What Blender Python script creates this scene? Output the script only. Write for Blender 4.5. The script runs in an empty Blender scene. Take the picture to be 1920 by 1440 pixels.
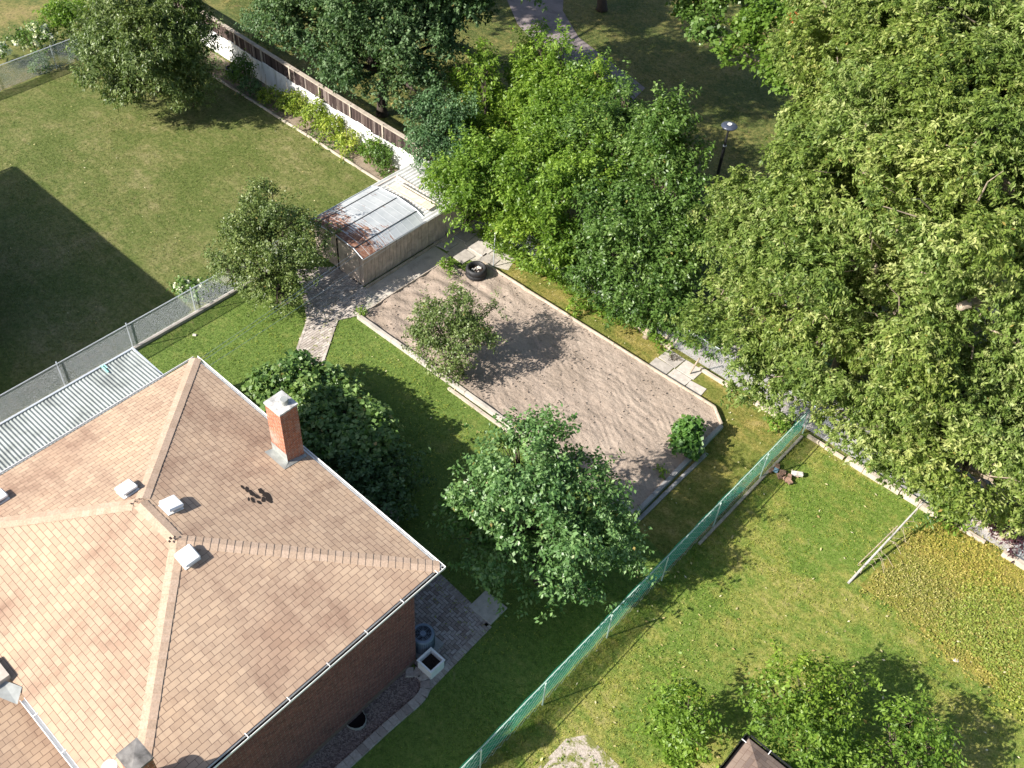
import bpy, bmesh, math, random
import numpy as np
from mathutils import Vector, Matrix
R=math.radians
sc=bpy.context.scene
# ------------------------------------------------------------------ camera
FOC,CX,CY=1888.2,906.4,675.8
PITCH,ROLL,YAW=0.797,0.049,-0.721
CH=28.0
cp,sp,cyw,syw=math.cos(PITCH),math.sin(PITCH),math.cos(YAW),math.sin(YAW)
fwd=Vector((syw*cp,cyw*cp,-sp)); right=Vector((cyw,-syw,0)); up=right.cross(fwd)
r2=right*math.cos(ROLL)+up*math.sin(ROLL); u2=-right*math.sin(ROLL)+up*math.cos(ROLL)
cam=bpy.data.cameras.new('camera'); camo=bpy.data.objects.new('camera',cam); sc.collection.objects.link(camo)
camo.matrix_world=Matrix(((r2.x,u2.x,-fwd.x,0),(r2.y,u2.y,-fwd.y,0),(r2.z,u2.z,-fwd.z,CH),(0,0,0,1)))
cam.sensor_width=36; cam.lens=FOC/1920*36; cam.shift_x=(960-CX)/1920; cam.shift_y=(CY-720)/1920
cam.clip_start=.5; cam.clip_end=2000
sc.camera=camo
# ------------------------------------------------------------------ sky, sun, exposure
SUN_EL,SUN_AZ=34.5,65.0      # shadows fall along +X rotated by SUN_AZ towards +Y
sd=Vector((math.cos(R(SUN_AZ))*math.cos(R(SUN_EL)),math.sin(R(SUN_AZ))*math.cos(R(SUN_EL)),-math.sin(R(SUN_EL))))
w=bpy.data.worlds.new('World'); sc.world=w; w.use_nodes=True
nt=w.node_tree; bg=nt.nodes['Background']; sky=nt.nodes.new('ShaderNodeTexSky'); sky.sky_type='NISHITA'; sky.sun_disc=False
sky.sun_elevation=R(SUN_EL); sky.sun_rotation=math.atan2(-sd.x,-sd.y); sky.air_density=1.0; sky.dust_density=1.5
nt.links.new(sky.outputs[0],bg.inputs[0]); bg.inputs[1].default_value=0.078
sl=bpy.data.lights.new('sun','SUN'); sl.energy=4.6; sl.angle=R(.53); sl.color=(1,.945,.86)
so=bpy.data.objects.new('sun',sl); sc.collection.objects.link(so); so.rotation_euler=sd.to_track_quat('-Z','Y').to_euler()
so.location=(0,0,40)
sc.view_settings.view_transform='Standard'; sc.view_settings.look='None'; sc.view_settings.exposure=1.22; sc.view_settings.gamma=1
sc.cycles.max_bounces=6; sc.cycles.diffuse_bounces=3; sc.cycles.transparent_max_bounces=12; sc.cycles.transmission_bounces=3

# ------------------------------------------------------------------ geometry of the picture: a pixel and one known coordinate give the point
def ray(px,py): return r2*(px-CX)-u2*(py-CY)+fwd*FOC
def at(px,py,z=0.0):
    d=ray(px,py); t=(z-CH)/d.z; return Vector((d.x*t,d.y*t,z))
def aty(px,py,y):
    d=ray(px,py); t=y/d.y; return Vector((d.x*t,y,CH+d.z*t))
def atp(px,py,p0,n):
    d=ray(px,py); c=Vector((0,0,CH)); t=(Vector(p0)-c).dot(Vector(n))/d.dot(Vector(n)); return c+d*t

# ------------------------------------------------------------------ node materials
class NT:
    def __init__(s,name,rough=.8,spec=.3,metal=0):
        s.m=bpy.data.materials.new(name); s.m.use_nodes=True; s.t=s.m.node_tree
        s.b=s.t.nodes['Principled BSDF']; s.out=s.t.nodes['Material Output']
        s.b.inputs['Roughness'].default_value=rough; s.b.inputs['Specular IOR Level'].default_value=spec; s.b.inputs['Metallic'].default_value=metal
    def n(s,typ,props=None,**inp):
        nd=s.t.nodes.new('ShaderNode'+typ)
        for k,v in (props or {}).items(): setattr(nd,k,v)
        for k,v in inp.items():
            key=int(k[1:]) if k[0]=='i' and k[1:].isdigit() else k.replace('_',' ')
            s.set(nd.inputs[key],v)
        return nd
    def set(s,sock,v):
        if isinstance(v,bpy.types.NodeSocket): s.t.links.new(v,sock)
        elif hasattr(v,'outputs'): s.t.links.new(v.outputs[0],sock)
        else:
            if isinstance(v,tuple) and len(v)==3 and sock.type=='RGBA': v=v+(1,)
            sock.default_value=v
    def pos(s): return s.n('NewGeometry').outputs['Position']
    def uv(s): return s.n('TexCoord').outputs['UV']
    def noise(s,vec,scale,detail=4,rough=.55,dist=0): return s.n('TexNoise',Vector=vec,Scale=scale,Detail=detail,Roughness=rough,Distortion=dist).outputs['Fac']
    def ramp(s,fac,stops,interp='LINEAR'):
        nd=s.n('ValToRGB',Fac=fac); cr=nd.color_ramp; cr.interpolation=interp
        while len(cr.elements)>1: cr.elements.remove(cr.elements[-1])
        for i,(p,c) in enumerate(stops):
            e=cr.elements[0] if i==0 else cr.elements.new(p)
            e.position=p
            if not isinstance(c,tuple): c=(c,c,c)
            e.color=c+(1,) if len(c)==3 else c
        return nd.outputs[0]
    def mix(s,f,a,b,blend='MIX'):
        nd=s.n('Mix',{'data_type':'RGBA','blend_type':blend}); s.set(nd.inputs[0],f); s.set(nd.inputs[6],a); s.set(nd.inputs[7],b); return nd.outputs[2]
    def math(s,op,a,b=0.0,c=None):
        nd=s.n('Math',{'operation':op}); s.set(nd.inputs[0],a); s.set(nd.inputs[1],b)
        if c is not None: s.set(nd.inputs[2],c)
        return nd.outputs[0]
    def bump(s,h,strength=.5,dist=.02,bsdf=None):
        nd=s.n('Bump',Height=h,Strength=strength,Distance=dist); s.t.links.new(nd.outputs[0],(bsdf or s.b).inputs['Normal'])
    def col(s,c): s.set(s.b.inputs['Base Color'],c)

def plain(name,c,rough=.7,spec=.3,metal=0,var=.15,sc_=6,bump=0):
    m=NT(name,rough,spec,metal); f=m.noise(m.pos(),sc_,5)
    m.col(m.ramp(f,[(.3,tuple(x*(1-var) for x in c)),(.7,tuple(min(1,x*(1+var)) for x in c))]))
    if bump: m.bump(m.noise(m.pos(),sc_*8,4),bump,.01)
    return m.m

def leafmat(name,dark,mid,light,trans=.3,rough=.45,spec=.45,dead=(.30,.22,.07)):
    m=NT(name,rough,spec); a=m.n('Attribute',{'attribute_name':'tint'})
    sx=m.n('SeparateColor',Color=a.outputs['Color'])
    c=m.ramp(sx.outputs[0],[(0,dark),(.5,mid),(1,light)])
    c=m.mix(m.ramp(sx.outputs[1],[(.994,0.0),(.998,1.0)]),c,dead)
    c=m.mix(m.math('MULTIPLY',sx.outputs[2],.45),c,m.mix(1.0,c,(1.35,1.12,.55),'MULTIPLY'))
    m.col(c)
    tr=m.n('BsdfTranslucent',Color=m.mix(1.0,c,(1.35,1.5,.7),'MULTIPLY'))
    ms=m.n('MixShader',Fac=trans,i1=m.b.outputs[0],i2=tr.outputs[0]); m.t.links.new(ms.outputs[0],m.out.inputs[0])
    return m.m

def grassmat(name,green,olive,straw,soil,straw_amt=.5,scale=.35,blades=False):
    m=NT(name,.75,.25); p=m.pos()
    st=m.n('Mapping',{'vector_type':'POINT'},Vector=p,Scale=(1,1,.15))
    big=m.noise(p,scale,5,.6,.6); midn=m.noise(p,2.2,5,.65,.3); fine=m.noise(p,6,9,.82,.2); ff=m.noise(p,30,5,.85)
    k=m.math('ADD',m.math('MULTIPLY',big,.6),m.math('MULTIPLY',midn,.4))
    lo,hi=.62-.25*straw_amt,.80-.28*straw_amt
    stk=m.noise(m.n('Mapping',Vector=p,Scale=(.35,2.6,1)).outputs[0],1.0,4,.7,.15); k=m.math('ADD',k,m.math('MULTIPLY',m.math('SUBTRACT',stk,.5),.28))
    c=m.ramp(k,[(.38,green),(lo-.03,green),((lo+hi)/2,olive),(hi+.06,straw)])
    c=m.mix(m.ramp(fine,[(.38,.85),(.52,0.0)]),c,tuple(x*.45 for x in green))
    c=m.mix(m.ramp(fine,[(.52,0.0),(.68,.65)]),c,straw)
    c=m.mix(m.ramp(ff,[(.38,.6),(.5,0.0)]),c,tuple(x*.35 for x in olive))
    spot=m.noise(p,1.1,3,.5,1.0)
    c=m.mix(m.ramp(spot,[(.70,0.0),(.80,.55)]),c,soil)
    if blades:
        a=m.n('Attribute',{'attribute_name':'tint'}); sx=m.n('SeparateColor',Color=a.outputs['Color'])
        c=m.ramp(k,[(.38,green),(lo-.03,green),((lo+hi)/2,olive),(hi+.06,straw)])
        c=m.mix(1.0,c,m.ramp(sx.outputs[0],[(0,(.6,.65,.5)),(.5,(1.25,1.25,1.2)),(1,(2.3,2.15,1.9))]),'MULTIPLY')
    m.col(c)
    if blades:
        tl=m.n('BsdfTranslucent',Color=c); ms=m.n('MixShader',Fac=.35,i1=m.b.outputs[0],i2=tl.outputs[0]); m.t.links.new(ms.outputs[0],m.out.inputs[0])
    else: m.bump(m.math('ADD',fine,m.math('MULTIPLY',ff,.6)),.6,.03)
    return m.m

M={}
G_LEFT=((.105,.140,.030),(.165,.175,.055),(.265,.235,.11),(.28,.20,.12))
G_BACK=((.12,.19,.035),(.20,.235,.06),(.27,.24,.085),(.32,.25,.15))
G_RIGHT=((.125,.20,.03),(.255,.26,.06),(.38,.32,.15),(.40,.31,.20))
G_PARK=((.09,.12,.028),(.19,.18,.055),(.30,.23,.10),(.28,.19,.11))
M['left_g']=grassmat('grass_olive',*G_LEFT,straw_amt=.62)
M['back_g']=grassmat('grass_lush',*G_BACK,straw_amt=.28,scale=.4)
M['strip_g']=grassmat('grass_dry_strip',(.14,.165,.03),(.26,.225,.06),(.38,.30,.13),(.38,.27,.16),straw_amt=.6,scale=.6)
M['right_g']=grassmat('grass_yellowing',*G_RIGHT,straw_amt=.55,scale=.3)
M['park_g']=grassmat('grass_park',*G_PARK,straw_amt=.6,scale=.22)
M['left_b']=grassmat('blade_olive',*G_LEFT,straw_amt=.62,blades=True)
M['back_b']=grassmat('blade_lush',*G_BACK,straw_amt=.28,scale=.4,blades=True)
M['strip_b']=grassmat('blade_dry',(.14,.165,.03),(.26,.225,.06),(.38,.30,.13),(.38,.27,.16),straw_amt=.6,scale=.6,blades=True)
M['right_b']=grassmat('blade_yellowing',*G_RIGHT,straw_amt=.55,scale=.3,blades=True)
M['park_b']=grassmat('blade_park',*G_PARK,straw_amt=.6,scale=.22,blades=True)

def shingle(name,c1,c2,wd=.32,rh=.16,lowf=.5):
    m=NT(name,.92,.15); u=m.uv()
    br=m.n('TexBrick',{'offset':.5,'squash':1.0},Vector=u,Color1=c1+(1,),Color2=c2+(1,),Mortar=(.17,.115,.085,1),Scale=1.0,Mortar_Size=.006,Mortar_Smooth=.2,Bias=-.1,Brick_Width=wd,Row_Height=rh)
    big=m.noise(m.pos(),lowf,5,.6,.4); gr=m.noise(u,130,2,.8)
    c=m.mix(1.0,br.outputs['Color'],m.ramp(big,[(.34,(.80,.75,.75)),(.52,(1.0,1.0,1.0)),(.72,(1.14,1.12,1.08))]),'MULTIPLY')
    c=m.mix(1.0,c,m.ramp(gr,[(.3,.78),(.7,1.18)]),'MULTIPLY')
    stn=m.noise(m.n('Mapping',Vector=u,Scale=(1.6,.28,1)).outputs[0],1.0,5,.7,.3); c=m.mix(1.0,c,m.ramp(stn,[(.34,(.80,.76,.76)),(.48,(1.0,1.0,1.0)),(.66,(1.08,1.07,1.05))]),'MULTIPLY')
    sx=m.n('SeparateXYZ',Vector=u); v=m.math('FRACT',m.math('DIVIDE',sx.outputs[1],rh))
    c=m.mix(m.ramp(v,[(0.0,.45),(.06,.22),(.12,0.0)]),c,(.17,.12,.09))  # shadow line at each course's butt edge, painted into the colour
    m.col(c)
    h=m.math('SUBTRACT',m.math('MULTIPLY',v,-.7),m.math('MULTIPLY',br.outputs['Fac'],.6)); h=m.math('ADD',h,m.math('MULTIPLY',gr,.3))
    m.bump(h,.6,.02); return m.m
M['shingle']=shingle('tan_asphalt_shingle',(.455,.335,.24),(.37,.265,.19))
M['shingle_brown']=shingle('brown_asphalt_shingle',(.23,.175,.14),(.15,.115,.10))

def brick(name,c1,c2,mort,dirt=0.0,bw=.22,rh=.075):
    m=NT(name,.9,.2); u=m.uv()
    br=m.n('TexBrick',{'offset':.5},Vector=u,Color1=c1+(1,),Color2=c2+(1,),Mortar=mort+(1,),Scale=1.0,Mortar_Size=.008,Mortar_Smooth=.2,Bias=0.0,Brick_Width=bw,Row_Height=rh)
    f=m.noise(u,9,4); c=m.mix(1.0,br.outputs['Color'],m.ramp(f,[(.3,.7),(.7,1.25)]),'MULTIPLY'); c=m.mix(m.ramp(m.noise(m.n('Mapping',Vector=u,Scale=(1,.5,1)).outputs[0],2.2,5,.65),[(.52,0.0),(.68,dirt)]),c,(.42,.35,.30))
    m.col(c); m.bump(m.math('ADD',m.math('MULTIPLY',br.outputs['Fac'],-1.0),m.math('MULTIPLY',m.noise(u,60,3),.4)),.7,.012); return m.m
M['brick']=brick('dark_red_brick',(.225,.085,.07),(.13,.05,.046),(.21,.165,.15),bw=.25,rh=.085)
M['chimbrick']=brick('orange_red_brick',(.42,.14,.07),(.30,.095,.05),(.36,.30,.25),.55)

def attr_mat(name,stops,rough=.85,spec=.2,bumps=.4,nscale=14):
    m=NT(name,rough,spec); a=m.n('Attribute',{'attribute_name':'tint'}); sx=m.n('SeparateColor',Color=a.outputs['Color'])
    c=m.ramp(sx.outputs[0],stops); f=m.noise(m.pos(),nscale,5,.65); c=m.mix(1.0,c,m.ramp(f,[(.25,.72),(.75,1.25)]),'MULTIPLY'); m.col(c)
    m.bump(m.noise(m.pos(),nscale*5,4),bumps,.01); return m.m
M['paver']=attr_mat('grey_interlocking_paver',[(0,(.22,.17,.15)),(.5,(.31,.26,.24)),(1,(.40,.35,.33))])
M['path_paver']=attr_mat('pale_interlocking_paver',[(0,(.30,.26,.22)),(.5,(.40,.35,.31)),(1,(.50,.45,.40))])
M['edge_paver']=attr_mat('edging_paver',[(0,(.26,.22,.20)),(1,(.38,.34,.31))])
M['slab']=attr_mat('concrete_slab',[(0,(.33,.30,.27)),(1,(.46,.42,.38))],nscale=5)
def concrete(name,c,crack=True):
    m=NT(name,.9,.2); p=m.pos(); f=m.noise(p,1.5,6,.65,.4); g=m.noise(p,30,5,.7)
    k=m.ramp(f,[(.3,tuple(x*.68 for x in c)),(.5,c),(.72,tuple(min(1,x*1.2) for x in c))]); k=m.mix(1.0,k,m.ramp(g,[(.3,.82),(.7,1.14)]),'MULTIPLY')
    m.col(k); m.bump(g,.4,.01); return m.m
M['concrete']=concrete('weathered_concrete',(.44,.40,.35)); M['concrete_dark']=concrete('walkway_concrete',(.30,.29,.285))
M['concrete_pale']=concrete('pale_concrete',(.45,.39,.32)); M['gravelpath']=concrete('gravel_path_grey',(.36,.33,.31))
M['asphalt']=concrete('park_path_surface',(.23,.195,.19))
def wood(name,c,sc_=3,bump=.3):
    m=NT(name,.85,.2); p=m.pos(); f=m.noise(p,sc_,5,.65,.8); g=m.noise(m.n('Mapping',Vector=p,Scale=(30,30,2)).outputs[0],1,4)
    k=m.ramp(f,[(.3,tuple(x*.65 for x in c)),(.55,c),(.75,tuple(min(1,x*1.25) for x in c))]); k=m.mix(1.0,k,m.ramp(g,[(.3,.75),(.7,1.15)]),'MULTIPLY')
    m.col(k); m.bump(g,bump,.01); return m.m
M['timber']=wood('weathered_timber',(.50,.42,.33)); M['shedwood']=wood('tan_shed_board',(.60,.49,.41),2)
M['darkwood']=attr_mat('dark_stained_board',[(0,(.03,.02,.02)),(.6,(.085,.06,.055)),(.85,(.12,.09,.08)),(1,(.24,.20,.18))],.85); M['greywood']=wood('grey_rail_timber',(.42,.36,.30))
M['bark']=wood('tree_bark',(.10,.08,.06),5,.8); M['palebark']=wood('pale_bark',(.36,.29,.22),5,.6)
M['darkbark']=wood('dark_bark',(.07,.055,.045),5,.8)
M['white']=plain('white_painted_metal',(.80,.79,.77),.45,.4,var=.05); M['whitewash']=NT('white_painted_wall',.85,.2)
m=M['whitewash']; f=m.noise(m.n('Mapping',Vector=m.pos(),Scale=(3,3,.8)).outputs[0],1.2,6,.65,.5)
m.col(m.ramp(f,[(.32,(.48,.47,.42)),(.45,(.72,.72,.70)),(.7,(.80,.80,.79))])); m.bump(m.noise(m.pos(),20,4),.3,.01); M['whitewash']=m.m
M['galv']=plain('galvanised_wire',(.58,.62,.65),.5,.5,.15,var=.1); M['galv_rail']=plain('galvanised_tube',(.58,.62,.66),.45,.5,.4,var=.08)
M['green_tube']=plain('pale_green_tube',(.42,.54,.48),.5,.4,var=.08)
M['black']=plain('black_painted_metal',(.02,.021,.024),.4,.5); M['rubber']=plain('black_rubber',(.022,.022,.024),.6,.4,var=.3)
M['dark']=plain('dark_void',(.012,.01,.01),.9,.1); M['tar']=plain('exposed_tar',(.035,.028,.025),.9,.1)
M['flash']=plain('grey_metal_flashing',(.36,.37,.35),.5,.4,.3); M['ac']=plain('blue_grey_metal',(.17,.21,.27),.5,.4,.2,var=.1)
M['cap']=plain('lead_grey_mortar_cap',(.48,.47,.45),.6,.4,.1,var=.5,sc_=5,bump=.5); M['mossy']=plain('mossy_stone_cap',(.17,.16,.15),.9,.2,var=.55,sc_=5,bump=.8)
M['stone']=plain('pale_rubble_stone',(.50,.46,.42),.85,.2,var=.4,sc_=8,bump=.6)
M['redstone']=plain('brown_rubble_brick',(.24,.15,.11),.85,.2,var=.5,sc_=8,bump=.6)
M['soilpot']=plain('dark_potting_soil',(.035,.026,.022),.95,.1,var=.5,sc_=30,bump=1)
M['blue']=plain('dark_blue_plastic',(.012,.022,.06),.45,.4); M['bluetarp']=plain('faded_blue_plastic',(.22,.34,.42),.5,.4)
M['litter']=attr_mat('fallen_leaf',[(0,(.35,.25,.10)),(.5,(.50,.45,.20)),(1,(.62,.56,.40))],bumps=0)
M['plaster']=plain('cream_render',(.42,.37,.32),.9,.2)
# soil
m=NT('raked_soil',.95,.12); p=m.pos(); f=m.noise(p,.55,6,.65,.5); g=m.noise(p,16,6,.7); k=m.ramp(f,[(.3,(.28,.225,.18)),(.5,(.34,.275,.225)),(.72,(.40,.33,.27))])
k=m.mix(m.ramp(g,[(.25,.9),(.48,0.0)]),k,(.17,.125,.095)); k=m.mix(m.ramp(m.noise(p,60,4,.8),[(.62,0.0),(.75,.6)]),k,(.48,.41,.32)); m.col(k); m.bump(m.math('ADD',g,m.math('MULTIPLY',m.noise(p,55,4,.8),.5)),1.0,.03); M['soil']=m.m
m=NT('garden_soil',.95,.12); p=m.pos(); f=m.noise(p,2,6,.65,.5); g=m.noise(p,25,5,.7); k=m.ramp(f,[(.3,(.17,.13,.095)),(.6,(.30,.24,.18))]); k=m.mix(1.0,k,m.ramp(g,[(.3,.6),(.7,1.3)]),'MULTIPLY'); m.col(k); m.bump(g,1,.03); M['gsoil']=m.m
m=NT('reddish_gravel',.9,.2); p=m.pos(); v=m.n('TexVoronoi',Vector=p,Scale=28); sx=m.n('SeparateColor',Color=v.outputs['Color']); m.col(m.ramp(sx.outputs[0],[(0,(.10,.075,.07)),(.5,(.19,.145,.13)),(1,(.30,.24,.22))])); m.bump(v.outputs['Distance'],1,.03); M['redgravel']=m.m
# sheet metal roof of the shed with rust
m=NT('rusty_galvanised_sheet',.42,.5,.25); u=m.uv(); sx=m.n('SeparateXYZ',Vector=u)
st=m.noise(m.n('Mapping',Vector=u,Scale=(9,1.2,1)).outputs[0],1.3,6,.7,.4); big=m.noise(u,.9,4,.6,.3)
endf=m.ramp(m.math('DIVIDE',sx.outputs[0],4.0),[(0,.24),(.30,.13),(.55,.02),(1.0,0.0)])
rf=m.math('ADD',m.math('ADD',m.math('MULTIPLY',st,.6),m.math('MULTIPLY',big,.4)),endf)
k=m.ramp(m.noise(u,1.1,5,.6),[(.3,(.38,.41,.43)),(.6,(.54,.56,.57))])
k=m.mix(m.ramp(rf,[(.605,0.0),(.64,1.0)]),k,m.ramp(m.noise(u,6,5,.7),[(.35,(.13,.055,.045)),(.5,(.27,.13,.08)),(.65,(.40,.27,.20))]))
seam=m.math('ABSOLUTE',m.math('SUBTRACT',m.math('FRACT',m.math('DIVIDE',sx.outputs[0],.41)),.5)); k=m.mix(m.ramp(seam,[(.46,0.0),(.475,.8)]),k,(.66,.67,.68))
m.col(k); m.set(m.b.inputs['Roughness'],m.ramp(rf,[(.6,.40),(.65,.9)])); m.bump(m.math('ADD',m.ramp(seam,[(.45,0.0),(.48,1.0)]),m.math('MULTIPLY',m.noise(u,4,3),.6)),.5,.02); M['rustroof']=m.m
def corr(name,c,dirt):
    m=NT(name,.5,.4,.1); f=m.noise(m.pos(),1.2,6,.7,.5); m.col(m.ramp(f,[(.36,tuple(x*dirt for x in c)),(.56,c),(.75,tuple(min(1,x*1.15) for x in c))])); return m.m
M['corr_white']=corr('white_corrugated_sheet',(.62,.62,.60),.75); M['corr_grey']=corr('grey_green_fibreglass_sheet',(.27,.295,.285),.62)
m=NT('green_privacy_mesh',.6,.3); f=m.noise(m.n('Mapping',Vector=m.pos(),Scale=(1,1.0,3)).outputs[0],.9,4,.6); m.col(m.ramp(f,[(.35,(.01,.36,.23)),(.55,(.025,.46,.31)),(.7,(.08,.56,.42))]))
tr=m.n('BsdfTransparent'); tl=m.n('BsdfTranslucent',Color=(.05,.42,.28,1)); a1=m.n('MixShader',Fac=.35,i1=m.b.outputs[0],i2=tl.outputs[0])
a2=m.n('MixShader',Fac=m.ramp(f,[(.35,.22),(.7,.48)]),i1=a1.outputs[0],i2=tr.outputs[0]); m.t.links.new(a2.outputs[0],m.out.inputs[0]); M['greenmesh']=m.m
m=NT('faint_privacy_mesh',.6,.3); m.col((.10,.19,.17)); tr=m.n('BsdfTransparent'); a2=m.n('MixShader',Fac=.55,i1=m.b.outputs[0],i2=tr.outputs[0]); m.t.links.new(a2.outputs[0],m.out.inputs[0]); M['faintmesh']=m.m

# leaves
M['L_big']=leafmat('leaf_willow_green',(.065,.115,.022),(.165,.235,.05),(.40,.44,.18),.32,.5,.3)
M['L_lime']=leafmat('leaf_bright_green',(.070,.140,.016),(.145,.245,.032),(.28,.40,.07),.40,.45,.4)
M['L_lime2']=leafmat('leaf_mid_green',(.050,.11,.020),(.095,.175,.036),(.19,.29,.085),.35,.42,.5)
M['L_blue']=leafmat('leaf_blue_green',(.035,.085,.030),(.08,.155,.06),(.16,.25,.12),.25,.5,.4)
M['L_dark']=leafmat('leaf_dark_green',(.03,.068,.022),(.065,.125,.042),(.17,.25,.12),.25,.55,.35)
M['L_olive']=leafmat('leaf_olive_green',(.055,.095,.020),(.110,.160,.042),(.23,.29,.11),.25,.45,.45)
M['L_cherry']=leafmat('leaf_cherry_green',(.055,.13,.035),(.12,.225,.07),(.24,.36,.14),.30,.42,.5)
M['L_fig']=leafmat('leaf_fig_green',(.045,.12,.025),(.085,.185,.04),(.15,.27,.07),.3,.45,.4)
M['L_hazel']=leafmat('leaf_vine_green',(.060,.13,.035),(.13,.22,.06),(.27,.37,.14),.28,.45,.45)
M['L_yellow']=leafmat('leaf_yellow_green',(.13,.20,.025),(.25,.33,.05),(.46,.48,.10),.35,.5,.3)
M['L_purple']=leafmat('leaf_dark_purple',(.025,.010,.016),(.055,.022,.032),(.12,.06,.07),.15,.35,.6,dead=(.2,.08,.08))
M['L_maple']=leafmat('leaf_maple_green',(.075,.15,.02),(.12,.21,.03),(.20,.30,.06),.4,.5,.35)
M['L_orange']=leafmat('leaf_orange_red',(.30,.08,.03),(.42,.14,.05),(.52,.24,.09),.3,.5,.3)
M['L_lush']=leafmat('leaf_weed_green',(.14,.20,.03),(.25,.30,.055),(.38,.40,.12),.3,.5,.3)
M['L_white']=leafmat('white_petal',(.55,.58,.48),(.75,.77,.68),(.85,.85,.82),.3,.6,.3,dead=(.8,.8,.75))
M['L_dry']=leafmat('leaf_dry_yellow',(.17,.21,.04),(.31,.30,.085),(.48,.42,.19),.25,.6,.2)

# ------------------------------------------------------------------ mesh helpers
col=sc.collection
def tag(o,label=None,cat=None,group=None,kind=None):
    for k,v in (('label',label),('category',cat),('group',group),('kind',kind)):
        if v: o[k]=v
    return o
def empty(name,loc=(0,0,0)):
    o=bpy.data.objects.new(name,None); col.objects.link(o); o.location=loc; o.empty_display_size=.3; return o
class MB:
    def __init__(s): s.v=[]; s.f=[]; s.uv=[]; s.has=False; s.t=[]
    def face(s,pts,uv=None,tint=None):
        b=len(s.v); s.v+= [tuple(p) for p in pts]; s.f.append(list(range(b,b+len(pts))))
        s.uv+= uv if uv else [(0,0)]*len(pts)
        t=random.random() if tint is None else tint; s.t+=[t]*len(pts)
    def box(s,c,size,ang=0,tint=None,axes=None,uvm=False):
        c=Vector(c); hx,hy,hz=size[0]/2,size[1]/2,size[2]/2
        if axes: ax,ay,az=axes
        else: ax=Vector((math.cos(ang),math.sin(ang),0)); ay=Vector((-math.sin(ang),math.cos(ang),0)); az=Vector((0,0,1))
        t=random.random() if tint is None else tint
        for (n,a,b,hn,ha,hb) in ((ax,ay,az,hx,hy,hz),(ay,az,ax,hy,hz,hx),(az,ax,ay,hz,hx,hy)):
            for sg in (1,-1):
                P=[c+n*hn*sg+a*ha*i*sg+b*hb*j for i,j in ((-1,-1),(1,-1),(1,1),(-1,1))]
                uv=None
                if uvm:
                    if abs(n.z)>.5: uv=[(p.x,p.y) for p in P]
                    elif abs(n.x)>.5: uv=[(p.y,p.z) for p in P]
                    else: uv=[(p.x,p.z) for p in P]
                s.face(P,uv,tint=t)
        return s
    def tube(s,pts,rad,n=6,caps=True,tint=None):
        pts=[Vector(p) for p in pts]; rad=rad if isinstance(rad,(list,tuple)) else [rad]*len(pts)
        t=random.random() if tint is None else tint; rings=[]; prev=None
        for i,p in enumerate(pts):
            d=(pts[min(i+1,len(pts)-1)]-pts[max(i-1,0)]).normalized()
            a=d.cross(Vector((0,0,1)) if abs(d.z)<.9 else Vector((1,0,0))).normalized() if prev is None else (prev-d*prev.dot(d)).normalized()
            prev=a; b=d.cross(a)
            rings.append([p+(a*math.cos(2*math.pi*k/n)+b*math.sin(2*math.pi*k/n))*rad[i] for k in range(n)])
        base=len(s.v)
        for r_ in rings: s.v+=[tuple(q) for q in r_]; s.t+=[t]*n
        def addf(ix): s.f.append(ix); s.uv+=[(0,0)]*len(ix)
        s.has=True
        for i in range(len(rings)-1):
            for k in range(n):
                k2=(k+1)%n; addf([base+i*n+k,base+i*n+k2,base+(i+1)*n+k2,base+(i+1)*n+k])
        if caps:
            addf([base+k for k in range(n)][::-1]); addf([base+(len(rings)-1)*n+k for k in range(n)])
        return s
    def lathe(s,c,prof,n=24,tint=.5):
        c=Vector(c); base=len(s.v)
        for r_,z in prof:
            for k in range(n): s.v.append((c.x+r_*math.cos(2*math.pi*k/n),c.y+r_*math.sin(2*math.pi*k/n),c.z+z)); s.t.append(tint)
        s.has=True
        for i in range(len(prof)-1):
            for k in range(n):
                k2=(k+1)%n; f=[base+i*n+k,base+i*n+k2,base+(i+1)*n+k2,base+(i+1)*n+k]; s.f.append(f); s.uv+=[(0,0)]*4
        return s
    def build(s,name,mat,parent=None,bevel=0,smooth=False):
        me=bpy.data.meshes.new(name); me.from_pydata(s.v,[],s.f)
        ul=me.uv_layers.new(name='UVMap'); ul.data.foreach_set('uv',[c for p in s.uv for c in p])
        at_=me.color_attributes.new('tint','FLOAT_COLOR','POINT'); at_.data.foreach_set('color',[c for t in s.t for c in (t,t,t,1)])
        if bevel:
            bm=bmesh.new(); bm.from_mesh(me); bmesh.ops.remove_doubles(bm,verts=bm.verts,dist=1e-5)
            bmesh.ops.bevel(bm,geom=[e for e in bm.edges if len(e.link_faces)==2 and e.calc_face_angle(0)>.6],offset=bevel,segments=1,affect='EDGES',profile=.5); bm.to_mesh(me); bm.free()
        me.materials.append(mat); me.validate()
        if smooth: me.polygons.foreach_set('use_smooth',[True]*len(me.polygons))
        o=bpy.data.objects.new(name,me); col.objects.link(o)
        if parent: o.parent=parent; o.matrix_parent_inverse=Matrix.Translation(-Vector(parent_world(parent)))
        return o
def parent_world(p):
    v=Vector((0,0,0))
    if p.parent is None: return p.location
    return Vector((0,0,0))+p.location+0*v
# children carry world coordinates: their inverse cancels the root's place, sub-parts sit at their part's zero
def poly(name,pts,mat,z=0.004,parent=None,uvs=False):
    b=MB(); P=[(p[0],p[1],z) for p in pts]; b.face(P,[(p[0],p[1]) for p in P]); return b.build(name,mat,parent)
def struct(o): o['kind']='structure'; return o
def rect(x0,y0,x1,y1): return [(x0,y0),(x1,y0),(x1,y1),(x0,y1)]

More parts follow.
